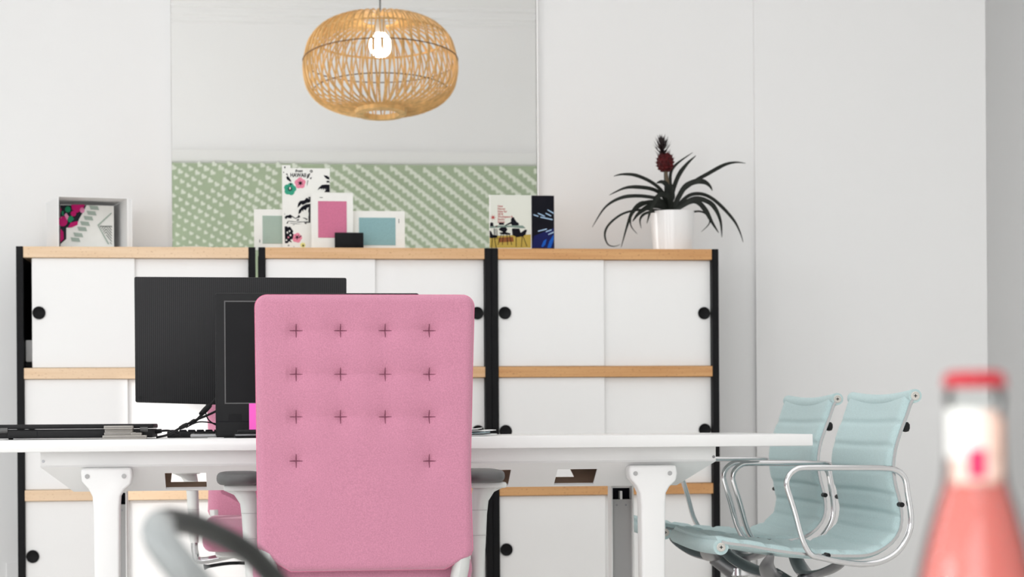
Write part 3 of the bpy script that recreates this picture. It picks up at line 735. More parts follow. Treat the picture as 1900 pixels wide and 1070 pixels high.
def back_leg(xa, xb, ytop):
    Y = 5.38; a, b = at(xa, ytop, Y), at(xb, ytop, Y); t_ = 0.0045
    zt_ = dz0
    m = MB(); m.box((a.x, Y-0.03, 0.03), (a.x+t_, Y+0.02, zt_), 0.001, 1); m.box((b.x-t_, Y-0.03, 0.03), (b.x, Y+0.02, zt_), 0.001, 1)
    m.box((a.x+t_, Y-0.004, a.z+0.0), (b.x-t_, Y+0.02, zt_))
    lg = m.build('rear_leg', W_['lacquer'], desk, weld=False)
    zs = a.z
    m = MB(); m.box((a.x+t_, Y-0.012, 0.03), (b.x-t_, Y+0.016, zs-0.030)); m.build('leg_channel', W_['legin'], lg, label='grey inset panel of the rear leg')
    m = MB(); m.box((a.x+t_, Y+0.012, zs-0.030), (b.x-t_, Y+0.016, zs)); m.build('slot', W_['ink'], lg, label='dark slot at the top of the leg')
    m = MB(); m.box(((a.x+b.x)/2-0.003, Y-0.012, zs-0.030), ((a.x+b.x)/2+0.003, Y+0.012, zs-0.008)); m.build('slot_web', W_['lacquer'], lg)
    for d in (0.3, 0.7):
        m = MB(); m.lathe([(.003, 0), (.003, -.001), (.001, -.001)], (a.x+(b.x-a.x)*d, Y-0.013, zs-0.045), 10, axis='Y'); m.build('screw', W_['dull'], lg)
back_leg(1130, 1172, 905); back_leg(200, 237, 914)
for cx in (197, 1212):
    p = at(cx, 880, 4.86)
    m = MB(); m.box((p.x-0.03, 4.72, 0), (p.x+0.03, 5.5, 0.032), 0.006, 2); m.build('foot', W_['lacquer'], desk)

# ------------------------------------------------------------------ pink tufted chairs
YB = 4.30
ccx = at(677, 800, YB).x
def pink_chair(label):
    kb = YB/FPX
    root = empty('tufted_office_chair', (ccx, 4.55, 0), label, 'chair', 'pink tufted office chairs')
    ztop, zb = at(677, 547, YB).z, at(677, 1058, YB).z
    yz = lambda py: at(677, py, YB).z
    Lk = [(zb, at(540, 1059, YB).x), (yz(1040), at(510, 1040, YB).x), (yz(1012), at(479, 1012, YB).x), (yz(900), at(478, 900, YB).x), (yz(700), at(475.5, 700, YB).x), (ztop, at(473.5, 550, YB).x)]
    Rk = [(zb, at(826, 1057, YB).x), (yz(1034), at(874, 1032, YB).x), (yz(1022), at(878, 1022, YB).x), (yz(960), at(876, 960, YB).x), (yz(870), at(873.5, 870, YB).x), (yz(700), at(877, 700, YB).x), (ztop, at(881, 550, YB).x)]
    rad = 22*kb
    tuft = [(x, y) for y in (613, 694, 773) for x in (549.5, 632, 715, 797)] + [(549.5, 855), (797, 855)]
    tp = [at(x, y, YB) for x, y in tuft]
    def surf(u, v):
        # v: 0 bottom .. 1 top
        z = zb+(ztop-zb)*v
        xl, xr = lerpk(Lk, z), lerpk(Rk, z)
        d = ztop-z
        if d < rad:
            ins = rad-math.sqrt(max(0, rad*rad-(rad-d)**2)); xl += ins; xr -= ins
        return xl+(xr-xl)*u, z, xl, xr
    def depth(x, z, xl, xr):
        ex = min(x-xl, xr-x); ez = min(ztop-z, z-zb)
        e = max(0, min(ex, ez)); r_ = 0.016
        y = 0.014*(1-math.sqrt(max(0, 1-(1-min(e, r_)/r_)**2)))
        y -= 0.006*math.sin(math.pi*(x-xl)/max(1e-6, xr-xl))
        for p in tp:
            q = ((x-p.x)**2+((z-p.z)*1.0)**2)
            y += 0.0075*math.exp(-q/(0.010**2)) + 0.0075*math.exp(-q/(0.034**2))
        for zr, n in ((tp[0].z, 4), (tp[4].z, 4), (tp[8].z, 4)):
            if tp[0].x-0.02 < x < tp[3].x+0.02:
                y += 0.0016*math.exp(-((z-zr)/0.004)**2)
                y += 0.0022*math.exp(-((z-zr)/0.018)**2)
        return y
    us = [0.5-0.5*math.cos(math.pi*i/110)*(1) for i in range(111)]
    us = [0.35*u+0.65*(i/110) for i, u in enumerate(us)]
    vs_ = [i/140 for i in range(141)]
    cf = rad/(ztop-zb)
    vs_ = [(1-cf)*(0.3*(1-math.cos(math.pi/2*i/120))+0.7*i/120) if i <= 120 else 1-cf+cf*math.sin(math.pi/2*(i-120)/20) for i in range(141)]
    m = MB(); TH = 0.052
    front = []; back = []
    for u in us:
        fr1, bk1 = [], []
        for v in vs_:
            x, z, xl, xr = surf(u, v); y = YB+depth(x, z, xl, xr)
            fr1.append(m.bm.verts.new((x, y, z)))
            bk1.append((x, z, xl, xr))
        front.append(fr1); back.append(bk1)
    for i in range(110):
        for j in range(140): m.bm.faces.new((front[i][j], front[i+1][j], front[i+1][j+1], front[i][j+1]))
    # sitter's side, coarser
    ib = list(range(0, 111, 5)); jb = list(range(0, 141, 5))
    bv = {}
    for i in range(111):
        for j in range(141):
            if (i in (0, 110) or j in (0, 140)) or (i in ib and j in jb):
                x, z, xl, xr = back[i][j]
                ex = max(0, min(x-xl, xr-x, ztop-z, z-zb)); r_ = 0.02
                y = YB+TH-0.016*(1-math.sqrt(max(0, 1-(1-min(ex, r_)/r_)**2)))+0.02*math.exp(-((z-zb-0.16)/0.1)**2)*math.sin(math.pi*(x-xl)/max(1e-6, xr-xl))
                bv[i, j] = m.bm.verts.new((x, y, z))
    for a, b in zip(ib, ib[1:]):
        for c, d in zip(jb, jb[1:]): 
            loop = [(a, c)] + [(i, c) for i in range(a+1, b)]*(c == 0) + [(b, c)] + [(b, j) for j in range(c+1, d)]*(b == 110) + [(b, d)] + [(i, d) for i in range(b-1, a, -1)]*(d == 140) + [(a, d)] + [(a, j) for j in range(d-1, c, -1)]*(a == 0)
            m.bm.faces.new([bv[q] for q in reversed(loop)])
    for i in range(110):
        m.bm.faces.new((front[i+1][0], front[i][0], bv[i, 0], bv[i+1, 0])); m.bm.faces.new((front[i][140], front[i+1][140], bv[i+1, 140], bv[i, 140]))
    for j in range(140):
        m.bm.faces.new((front[0][j], front[0][j+1], bv[0, j+1], bv[0, j])); m.bm.faces.new((front[110][j+1], front[110][j], bv[110, j], bv[110, j+1]))
    bk_ = m.build('backrest', W_['pink'], root, ang=75, weld=False)
    # cross stitches lying on the dimples
    for p in tp:
        m = MB()
        for ax in (0, 1):
            L = 0.0135; pr = None; row = []
            for i in range(9):
                s_ = -L+2*L*i/8
                x, z = (p.x+s_, p.z) if ax == 0 else (p.x, p.z+s_*1.05)
                _, _, xl, xr = surf(0.5, (z-zb)/(ztop-zb))
                row.append(Vector((x, YB+depth(x, z, xl, xr)-0.0004, z)))
            m.tube(row, [0.0005+0.0008*math.sin(math.pi*(i+0.5)/9) for i in range(9)], 5)
        m.build('cross_stitch', W_['pinkth'], bk_)
    # piping all round the outline
    path = []
    for v in vs_[::3]: x, z, xl, xr = surf(0, v); path.append(Vector((xl, YB+0.016, z)))
    x, z, xl, xr = surf(0, 1); path.append(Vector((xl, YB+0.016, ztop+0.0)))
    for u in us[1::8]: x, z, *_ = surf(u, 1); path.append(Vector((x, YB+0.016, ztop)))
    for v in reversed(vs_[::3]): x, z, xl, xr = surf(1, v); path.append(Vector((xr, YB+0.016, z)))
    for u in reversed(us[1::8]): x, z, *_ = surf(u, 0); path.append(Vector((x, YB+0.016, zb)))
    MB().tube(path, 0.0022, 6, closed=True).build('piping', W_['piping'], bk_)
    # white back frame
    for s_, p0_ in ((-1, at(500, 1045, YB)), (1, at(856, 1045, YB))):
        P = smooth([Vector((p0_.x+s_*0.004, YB+0.03, p0_.z+0.035)), Vector((p0_.x, YB+0.035, p0_.z-0.02)), Vector((p0_.x-s_*0.02, YB+0.08, p0_.z-0.075)), Vector((ccx+s_*0.08, YB+0.2, 0.37))], 5)
        m = MB(); m.tube(P, 0.026, 12, sq=(1.1, 0.7))
        m.build('back_frame', W_['plastic'], root)
    # seat
    def seat_fn(zc, hz):
        m = MB(); 
        m.box((ccx-0.235, YB+0.07, zc-hz), (ccx+0.235, YB+0.53, zc+hz), 0.03, 4)
        for v in m.bm.verts:
            fx_ = (v.co.y-(YB+0.07))/0.46; v.co.z += -0.03*max(0, fx_-0.7)**1*2 + 0.012*math.cos((v.co.x-ccx)/0.235*1.5)
        return m
    seat_fn(0.452, 0.036).build('seat', W_['pink'], root, ang=60)
    m = MB(); m.box((ccx-0.2, YB+0.1, 0.385), (ccx+0.2, YB+0.48, 0.414), 0.012, 2); m.build('seat_pan', W_['plastic'], root)
    m = MB(); m.box((ccx-0.07, YB+0.17, 0.33), (ccx+0.07, YB+0.40, 0.386), 0.012, 2); m.build('mechanism', W_['darkpl'], root)
    for s_ in (-1, 1):
        m = MB(); m.tube(smooth([Vector((ccx+s_*0.06, YB+0.34, 0.36)), Vector((ccx+s_*0.16, YB+0.35, 0.362)), Vector((ccx+s_*0.235, YB+0.36, 0.352))], 4), [0.005]*8+[0.009], 8); m.build('lever', W_['darkpl'], root)
    # arms
    for s_, pxc, p0_, p1_ in ((-1, 458, 400, 487), (1, 893, 862, 945)):
        Y0, Y1 = 4.44, 4.70; Ym = 4.56; k = Ym/FPX
        A, B = at(p0_, 890, Y0), at(p1_, 890, Y0)
        zt_ = at(pxc, 877 if s_ < 0 else 872, Y0).z; zu = zt_-0.029
        def padfn(u, v):
            a = 2*math.pi*u; 
            cx_, cy_ = (A.x+B.x)/2, (Y0+Y1)/2; hw, hl = (B.x-A.x)/2, (Y1-Y0)/2
            prof_ = [(0.02, zu+.002), (.55, zu), (.86, zu+0.002), (.95, zu+.0055), (.99, zu+0.010), (1, zu+0.015), (.985, zt_-.0085), (.94, zt_-.0045), (.86, zt_-.002), (.7, zt_-.0006), (.02, zt_)]
            r_, z = prof_[int(round(v*10))]
            ca, sa = math.cos(a), math.sin(a); sup = (abs(ca)**3.2+abs(sa)**3.2)**(-1/3.2)
            return Vector((cx_+hw*r_*sup*ca, cy_+hl*r_*sup*sa, z))
        m = MB(); m.grid(padfn, 64, 10, wrap=True); pad = m.build('arm_pad', W_['armpad'], root, ang=80)
        c = at(pxc, 905, Ym)
        m = MB(); m.box((c.x-0.030-(0.02 if s_ < 0 else 0), Ym-0.06, zu-0.012), (c.x+0.030+(0.02 if s_ > 0 else 0), Ym+0.08, zu+0.001), 0.004, 2); m.build('pad_plate', W_['plastic'], root)
        x_ = c.x; 
        secs = [(zu-0.012, -0.05*(1 if s_ < 0 else 0)+(-0.018 if s_ > 0 else 0), 0.05*(1 if s_ > 0 else 0)+(0.018 if s_ < 0 else 0)), (zu-0.022, -.030 if s_ < 0 else -.018, .018 if s_ < 0 else .030), (zu-0.042, -.019, .019), (zu-0.072, -.0175, .0175), (zu-0.13, -.0165, .0165), (zu-0.215, -.013, .013)]
        m = MB(); rings = []
        for i, (z, a, b) in enumerate(secs):
            sh = -s_*0.0
            sx_ = x_ + s_*(-0.010)*(i/5.0)
            yd = 0.03
            rr_ = []
            for t in range(16):
                an = 2*math.pi*t/16; ca, sa = math.cos(an), math.sin(an); sup = (abs(ca)**3+abs(sa)**3)**(-1/3)
                rr_.append(m.bm.verts.new((sx_+(a+b)/2+(b-a)/2*sup*ca, Ym+yd*sup*sa, z)))
            rings.append(rr_)
        for A_, B_ in zip(rings, rings[1:]):
            for t in range(16): m.bm.faces.new((A_[t], A_[(t+1) % 16], B_[(t+1) % 16], B_[t]))
        m.bm.faces.new(rings[0]); m.bm.faces.new(rings[-1])
        col = m.build('arm_column', W_['plastic'], root)
        for z, sh, hw in ((zu-0.062, -0.0054, 0.0184), (zu-0.118, -0.0076, 0.0172)):
            m = MB(); jc = x_+s_*sh
            rg = []
            for t in range(16):
                an = 2*math.pi*t/16; ca, sa = math.cos(an), math.sin(an); sup = (abs(ca)**3+abs(sa)**3)**(-1/3)
                rg.append(Vector((jc+hw*sup*ca, Ym+0.0303*sup*sa, z)))
            m.tube(rg, 0.0006, 4, closed=True); m.build('joint_line', W_['legin'], col)
        zl_ = zu-0.215
        m = MB(); m.tube(smooth([Vector((x_-s_*0.010, Ym, zl_+0.004)), Vector((x_-s_*0.012, Ym, zl_-0.03)), Vector((x_-s_*0.03, Ym, zl_-0.055)), Vector((ccx+s_*0.12, Ym, 0.388))], 5), 0.011, 10); m.build('arm_bracket', W_['chrome'], root)
    # gas column, star base, castors
    m = MB(); m.lathe([(.026, .09), (.026, .22), (.016, .22), (.016, .335)], (ccx, 4.57, 0), 20); m.build('gas_column', W_['dull'], root)
    for k in range(5):
        a = 2*math.pi*k/5+0.3; d = Vector((math.cos(a), math.sin(a), 0)); c = Vector((ccx, 4.57, 0))
        m = MB(); m.tube([c+d*0.02+Vector((0, 0, .105)), c+d*0.16+Vector((0, 0, .095)), c+d*0.31+Vector((0, 0, .07))], [.026, .02, .014], 10); lg = m.build('base_leg', W_['plastic'], root)
        q = c+d*0.30
        m = MB(); m.lathe([(.014, -.02), (.028, -.018), (.028, .018), (.014, .02)], (q.x, q.y, .028), 18, axis='X'); m.build('castor', W_['darkpl'], root)
    return root
ch1 = pink_chair('pink tufted high-back office chair in front of the desk, its back to the viewer')
ch2 = dup(ch1); ch2.location = (0.10, 6.12, 0); ch2.rotation_euler = (0, 0, math.pi)
ch2['label'] = 'pink office chair tucked in behind the desk, half hidden, facing the viewer'

# ------------------------------------------------------------------ mint aluminium chairs
YN = 4.75; SW = 0.50
railpx = [(1331, 1003), (1339, 1003), (1353, 1006), (1393, 1011), (1445, 1020), (1497, 1026), (1566, 1029), (1611, 1027), (1642, 1013), (1662, 993), (1670.5, 968), (1668, 935), (1659, 900.5), (1655, 866), (1659, 831), (1669.5, 797), (1680, 769), (1687, 748), (1692, 738)]
rail = smooth([at(x, y, YN) for x, y in railpx], 5)
mcx = at(1540, 1000, YN).x
mint = empty('aluminium_chair', (mcx, YN+SW/2, 0), 'mint ribbed aluminium-framed armchair, nearer of the two at the desk end', 'chair', 'mint ribbed aluminium armchairs')
acc = [0]
for a, b in zip(rail, rail[1:]): acc.append(acc[-1]+(b-a).length)
TOT = acc[-1]
def rail_at(s_):
    for i in range(len(acc)-1):
        if s_ <= acc[i+1]: 
            f = (s_-acc[i])/max(1e-9, acc[i+1]-acc[i]); p = rail[i].lerp(rail[i+1], f); break
    else: p = rail[-1]; i = len(rail)-2
    t = (rail[min(i+2, len(rail)-1)]-rail[max(i-1, 0)]).normalized()
    return p, t, Vector((-t.z, 0, t.x))     # third: towards the sitter
seams = [TOT*f for f in (.075, .155, .235, .315, .39, .455, .515, .575, .635, .70, .77, .845, .92)]
def sling(v, u, side):
    s_ = TOT*v; p, t, n = rail_at(s_)
    # keep curvature of ribs
    dmin = min(abs(s_-q) for q in seams)
    puff = 0.0052*(1-math.exp(-(dmin/0.0065)**2))
    w_ = math.sin(math.pi*u)
    edge = min(u, 1-u)*SW
    sag = -0.010*w_
    ed = 1-math.exp(-(edge/0.008)**2)
    if side: off = 0.003+puff*ed+sag+0.004*ed
    else: off = -0.008+sag-0.004*ed
    return Vector((p.x, YN+SW*u, p.z))+n*off
m = MB(); NV, NU = 210, 22
V0 = [[m.bm.verts.new(sling(i/NV, j/NU, 1)) for j in range(NU+1)] for i in range(NV+1)]
V1 = [[m.bm.verts.new(sling(i/NV, j/NU, 0)) for j in range(NU+1)] for i in range(0, NV+1, 5)]
for i in range(NV):
    for j in range(NU): m.bm.faces.new((V0[i][j], V0[i][j+1], V0[i+1][j+1], V0[i+1][j]))
for i in range(NV//5):
    for j in range(NU): m.bm.faces.new((V1[i][j+1], V1[i][j], V1[i+1][j], V1[i+1][j+1]))
    for j, fl_ in ((0, 1), (NU, 0)):
        m.bm.faces.new([V0[i*5+k][j] for k in range(6)]+[V1[i+1][j], V1[i][j]])
for rw, rv in ((V0[0], V1[0]), (V0[-1], V1[-1])):
    for j in range(NU): m.bm.faces.new((rw[j+1], rw[j], rv[j], rv[j+1]))
m.build('sling_upholstery', W_['mint'], mint, ang=75, weld=False)
def roll(px, py, r_, nm):
    c = at(px, py, YN)
    m = MB(); pts = []
    P = [Vector((c.x, YN-0.004+(SW+0.008)*i/16, c.z - (0.010*math.sin(math.pi*i/16) if nm == 'top_roll' else 0.006*math.sin(math.pi*i/16)))) for i in range(17)]
    m.tube(P, r_, 20); ro = m.build(nm, W_['mint'], mint, ang=50)
    for y, d in ((YN-0.004, -1), (YN+SW+0.004, 1)):
        m = MB(); m.lathe([(.0105, 0), (.0105, .003), (.0085, .004), (.0075, .0025), (.001, .0025)], (c.x, y, c.z), 20, axis='Y')
        if d > 0:
            for v in m.bm.verts: v.co.y = 2*y-v.co.y
        cp = m.build('end_cap', W_['socket'], ro, label='pale round end cap')
        m = MB()
        for k in range(2): m.box((c.x-0.004, y+d*0.003-0.0006, c.z-0.0008), (c.x+0.004, y+d*0.003+0.0006, c.z+0.0008))
        m.box((c.x-0.0008, y+d*0.003-0.0006, c.z-0.004), (c.x+0.0008, y+d*0.003+0.0006, c.z+0.004))
        # sub-part would be a fourth level: the cross recess is merged into the cap's neighbour part
        m.build('cap_recess', W_['darkpl'], ro, weld=False)
roll(1697, 734, 0.0165, 'top_roll'); roll(1337, 1014.5, 0.0185, 'front_roll')
for y0 in (YN-0.006, YN+SW-0.004):
    m = MB(); P = []
    for i in range(0, 91):
        p, t, n = rail_at(TOT*i/90*0.985+TOT*0.012); P.append((p, n))
    rows = []
    for p, n in P:
        rows.append([m.bm.verts.new(Vector((p.x, y, p.z))+n*o_) for y, o_ in ((y0, -0.0055), (y0+0.010, -0.0055), (y0+0.010, 0.0012), (y0, 0.0012))])
    for A, B in zip(rows, rows[1:]):
        for k in range(4): m.bm.faces.new((A[k], A[(k+1) % 4], B[(k+1) % 4], B[k]))
    m.bm.faces.new(rows[0]); m.bm.faces.new(rows[-1])
    m.build('side_rail', W_['chrome'], mint, ang=30)
armpx = [(1496.6, 1018), (1486, 994), (1474, 949), (1462, 911), (1459, 895), (1464, 881.5), (1476, 871), (1493, 867.7), (1566, 867.7), (1640, 868.2), (1664, 873), (1678, 887), (1683, 914), (1688.5, 949), (1688.5, 976.6), (1680, 1001), (1662.6, 1025), (1635, 1040.6), (1600, 1046), (1559, 1041.5), (1527, 1035), (1507, 1030)]
ap = smooth([at(x, y, YN-0.02) for x, y in armpx], 6, closed=True)
for y in (YN-0.024, YN+SW+0.024):
    m = MB(); m.tube([Vector((p.x, y, p.z)) for p in ap], 0.0072, 12, closed=True); ar = m.build('arm_loop', W_['chrome'], mint)
    for q in ((1673, 936), (1536, 1030)):
        p = at(*q, YN-0.02); yy = (y, YN) if y < YN else (YN+SW, y)
        m = MB(); m.lathe([(.006, 0), (.006, -(yy[1]-yy[0]))], (p.x, yy[0], p.z), 12, axis='Y')
        for v in m.bm.verts: v.co.y = v.co.y if yy[0]-1e-4 <= v.co.y <= yy[1]+1e-4 else 2*yy[0]-v.co.y
        m.build('arm_bolt', W_['darkpl'], ar)
# cross bars with black caps
for q, dx in (((1677, 792), 0.010), ((1320, 1022), 0.0)):
    p = at(*q, YN)
    m = MB(); m.tube([Vector((p.x+dx, YN+0.02, p.z)), Vector((p.x+dx, YN+SW-0.02, p.z))], 0.0075, 10)
    if dx: 
        m.build('back_stretcher', W_['chrome'], mint)
        for y in (YN+0.012, YN+SW-0.012):
            m = MB(); m.lathe([(.002, -.012), (.008, -.010), (.0105, -.003), (.0105, .006), (.006, .012)], (p.x+0.008, y, p.z), 14, axis='Z'); m.build('stretcher_cap', W_['darkpl'], mint)
    else: m.bm.free()
# cast antlers carrying the seat
for xa_, xb_ in ((1432, 1388), (1566, 1500)):
    top = at(xa_, 1022, YN); zc_ = at(1390, 1066, YN+SW/2).z
    yc = YN+SW/2; ctr = Vector((mcx-0.005+ (top.x-mcx)*0.5, yc, zc_))
    m = MB()
    P = smooth([Vector((top.x, YN+0.006, top.z-0.009)), Vector((top.x, YN+0.05, top.z-0.036)), Vector((top.x+(ctr.x-top.x)*0.5, YN+0.15, zc_+0.01)), Vector((ctr.x, yc, zc_)), Vector((top.x+(ctr.x-top.x)*0.5, YN+SW-0.15, zc_+0.01)), Vector((top.x, YN+SW-0.05, top.z-0.036)), Vector((top.x, YN+SW-0.006, top.z-0.009))], 6)
    n = len(P); m.tube(P, [0.0035+0.0125*math.sin(math.pi*i/(n-1))**0.6 for i in range(n)], 10, sq=(1.5, 0.6)); m.build('seat_bracket', W_['dull'], mint)
    m = MB(); m.tube([ctr, Vector((mcx-0.005, yc, zc_-0.05))], [0.02, 0.026], 12); m.build('bracket_arm', W_['dull'], mint)
yc = YN+SW/2
zc_ = at(1390, 1066, yc).z
m = MB(); m.lathe([(.03, .09), (.024, .14), (.024, zc_-0.06), (.032, zc_-0.05), (.03, zc_-0.03)], (mcx-0.005, yc, 0), 24); m.build('column', W_['chrome'], mint)
for k in range(4):
    a = math.pi/4+k*math.pi/2; d = Vector((math.cos(a), math.sin(a), 0)); c = Vector((mcx-0.005, yc, 0))
    m = MB(); m.tube([c+Vector((0, 0, .11)), c+d*.15+Vector((0, 0, .085)), c+d*.3+Vector((0, 0, .03))], [.026, .018, .012], 10, sq=(0.8, 1)); lg = m.build('base_leg', W_['chrome'], mint)
    q = c+d*.295; m = MB(); m.lathe([(.013, 0), (.015, .004), (.012, .022)], (q.x, q.y, 0), 14); m.build('glide', W_['darkpl'], lg)
m2 = dup(mint); m2.location = (mcx, YN+SW/2+0.655, 0)
m2['label'] = 'mint ribbed aluminium-framed armchair, farther of the two, partly behind the desk'

# ------------------------------------------------------------------ things on the desk
DZ = dz1
# far user's monitor seen from behind
YM = 5.30
a_, b_, c_, d_ = at(249, 513, YM-0.03), at(643, 515, YM+0.03), at(251, 746, YM-0.03), at(643, 757, YM+0.03)
stripe = mat('ribbed_black_plastic', (0.02, 0.02, 0.022, 1), 0.55, spec=0.25)
nt = stripe.node_tree; wv = nt.nodes.new('ShaderNodeTexWave'); wv.inputs['Scale'].default_value = 62; wv.bands_direction = 'X'; wv.inputs['Distortion'].default_value = 0.6
tcn = [n for n in nt.nodes if n.type == 'TEX_COORD'][0]; nt.links.new(tcn.outputs['Object'], wv.inputs['Vector'])
cr_ = nt.nodes.new('ShaderNodeValToRGB'); cr_.color_ramp.elements[0].color = (0.012, 0.012, 0.013, 1); cr_.color_ramp.elements[1].color = (0.030, 0.029, 0.031, 1)
nt.links.new(wv.outputs['Fac'], cr_.inputs['Fac']); nt.links.new(cr_.outputs['Color'], nt.nodes['Principled BSDF'].inputs['Base Color'])
mcx_ = (a_.x+b_.x)/2
mon = empty('monitor', (mcx_, YM+0.05, DZ), 'black monitor seen from behind, its ribbed back turned to the viewer', 'monitor')
m = MB(); m.prism([a_, b_, d_, c_], (0, 0.035, 0), 0.004, 2); m.build('rear_shell', stripe, mon)
m = MB(); m.prism([p+Vector((0, 0.035, 0)) for p in (a_, b_, d_, c_)], (0, 0.014, 0), 0.003, 2); m.build('bezel', W_['darkpl'], mon)
m = MB(); m.prism([p+Vector((sx_*0.018, 0.0486, sz_*0.018)) for p, sx_, sz_ in ((a_, 1, -1), (b_, -1, -1), (d_, -1, 1), (c_, 1, 1))], (0, 0.001, 0)); m.build('display', W_['screen'], mon)
for p in (a_, c_, ):
    pass
m = MB(); m.lathe([(.004, 0), (.004, -.0015), (.001, -.0015)], (c_.x+0.012, YM-0.0295-0.0015, c_.z+0.012), 10, axis='Y'); m.build('corner_screw', W_['darkpl'], mon)
m = MB(); m.box((mcx_-0.03, YM+0.005, DZ+0.012), (mcx_+0.03, YM+0.03, 0.95), 0.006, 2); m.build('stand_neck', W_['darkpl'], mon)
m = MB(); m.box((mcx_-0.12, YM-0.04, DZ+0.0003), (mcx_+0.12, YM+0.14, DZ+0.014), 0.005, 2); m.build('stand_foot', W_['darkpl'], mon)
# near computer facing the viewer
YQ = 5.00
A, B = at(398.5, 543, YQ), at(778, 545, YQ)
pcm = empty('desktop_computer', ((A.x+B.x)/2, YQ+0.04, DZ), 'black desktop screen facing the viewer, mostly hidden by the pink chair back', 'monitor')
zb0 = DZ+0.0003
m = MB(); m.box((A.x, YQ, zb0+0.002), (B.x, YQ+0.045, A.z), 0.006, 3); m.build('casing', W_['darkpl'], pcm)
S0, S1 = at(418, 560, YQ), at(759, 745, YQ)
m = MB()
for q in (((S0.x-0.003, S0.z), (S1.x+0.003, S0.z+0.003)), ((S0.x-0.003, S1.z-0.003), (S1.x+0.003, S1.z)), ((S0.x-0.003, S1.z), (S0.x, S0.z)), ((S1.x, S1.z), (S1.x+0.003, S0.z))):
    m.box((q[0][0], YQ-0.002, q[0][1]), (q[1][0], YQ+0.001, q[1][1]))
m.build('screen_frame', W_['armpad'], pcm, weld=False)
m = MB(); m.box((S0.x, YQ-0.0008, S1.z), (S1.x, YQ+0.001, S0.z)); m.build('display', W_['screen'], pcm)
c0_ = at(424, 768, YQ); c1_ = at(448, 782, YQ)
m = MB(); m.box((c0_.x, YQ-0.001, c1_.z), (c1_.x, YQ+0.001, c0_.z), 0.0004, 1); m.build('control_panel', W_['screen'], pcm)
g_ = at(400, 782, YQ)
m = MB(); m.box((A.x+0.002, YQ-0.0007, g_.z-0.0006), (B.x-0.002, YQ+0.001, g_.z+0.0006)); m.build('seam_line', W_['ink'], pcm)
m = MB(); m.box((A.x+0.01, YQ+0.005, zb0), (B.x-0.01, YQ+0.12, zb0+0.006), 0.002, 1); m.build('foot', W_['darkpl'], pcm)
# pink note
p0_, p1_ = at(462, 748, YQ-0.004), at(490, 798, YQ-0.004)
m = MB(); m.grid(lambda u, v: Vector((p0_.x+(p1_.x-p0_.x)*u, YQ-0.0022-0.006*v*v, p0_.z+(p1_.z-p0_.z)*v)), 4, 8)
bmesh.ops.solidify(m.bm, geom=m.bm.faces[:], thickness=0.0004)
tag(m.build('sticky_note', W_['postit']), 'bright pink sticky note on the black screen bezel, beside the chair back', 'note')
# telephone handset and mouse style devices
def puck(name, x0, x1, ytop, Y, dep, mt, label, cat, mt2=None):
    a, b = at(x0, ytop, Y), at(x1, ytop, Y)
    r_ = empty(name, ((a.x+b.x)/2, Y+dep/2, DZ), label, cat)
    h = a.z-DZ
    m = MB(); m.box((a.x, Y, DZ+0.0003), (b.x, Y+dep, DZ+h*0.62), h*0.25, 3); m.build('body', mt, r_)
    m = MB(); m.box((a.x+0.008, Y+0.006, DZ+h*0.55), (b.x-0.003, Y+dep-0.006, DZ+h), h*0.18, 2); m.build('upper_shell', mt2 or mt, r_)
    m = MB(); m.box((a.x+0.003, Y-0.0008, DZ+h*0.33), (b.x-0.003, Y+0.002, DZ+h*0.42)); m.build('edge_band', W_['dull'], r_, label='shiny band')
    return r_
puck('telephone', 434, 500, 797, 4.88, 0.09, W_['darkpl'], 'small black telephone with shiny edge lying before the screen by the chair', 'phone')
puck('calculator', 353, 402, 800, 5.06, 0.07, W_['legin'], 'small grey and silver device lying left of the black screen', 'device', W_['darkpl'])
# keyboard
a, b = at(310, 806, 5.14), at(500, 806, 5.14)
kb_ = empty('keyboard', ((a.x+b.x)/2, 5.19, DZ), 'black keyboard lying on the desk behind the cables', 'keyboard')
m = MB(); 
m.prism([(a.x, 5.14, DZ+0.0003), (a.x, 5.245, DZ+0.0003), (a.x, 5.245, DZ+0.012), (a.x, 5.14, DZ+0.016)], (b.x-a.x, 0, 0), 0.002, 2); m.build('body', W_['darkpl'], kb_)
for rw in range(4):
    for k in range(11):
        x = a.x+0.008+k*(b.x-a.x-0.016)/11; y = 5.145+rw*0.024; z = DZ+0.016-0.004*(y-5.14)/0.105
        m = MB(); m.box((x, y, z-0.001), (x+0.0175, y+0.02, z+0.004), 0.0015, 1); m.build('key', W_['ink'], kb_)
# closed laptop
YT = 4.86
a, b = at(-12, 787.5, YT), at(284, 787.5, YT)
lt = empty('laptop', ((a.x+b.x)/2, YT+0.13, DZ), 'thick closed black laptop lying at the left end of the desk, hinges towards the viewer', 'laptop')
h = at(100, 787, YT).z-DZ
m = MB(); m.box((a.x, YT+0.004, DZ+0.003), (b.x-0.001, YT+0.25, DZ+h*0.66), 0.003, 2); m.build('base', W_['darkpl'], lt)
m = MB(); m.box((a.x-0.001, YT+0.001, DZ+h*0.70), (b.x, YT+0.25, DZ+h), 0.003, 3); m.build('lid', W_['darkpl'], lt)
l0 = at(13, 800, YT)
m = MB(); m.box((l0.x, YT-0.001, DZ+h*0.12), (b.x-0.03, YT+0.02, DZ+h*0.62), 0.002, 2); m.build('battery', W_['darkpl'], lt)
s_ = at(69, 800, YT); m = MB(); m.box((s_.x-0.0006, YT-0.0014, DZ+h*0.14), (s_.x+0.0006, YT+0.001, DZ+h*0.6)); m.build('battery_seam', W_['ink'], lt)
for px in (7, 267):
    q = at(px, 800, YT); m = MB(); m.lathe([(.006, -.009), (.0065, -.008), (.0065, .008), (.006, .009)], (q.x, YT+0.003, DZ+h*0.62), 14, axis='X'); m.build('hinge', W_['armpad'], lt)
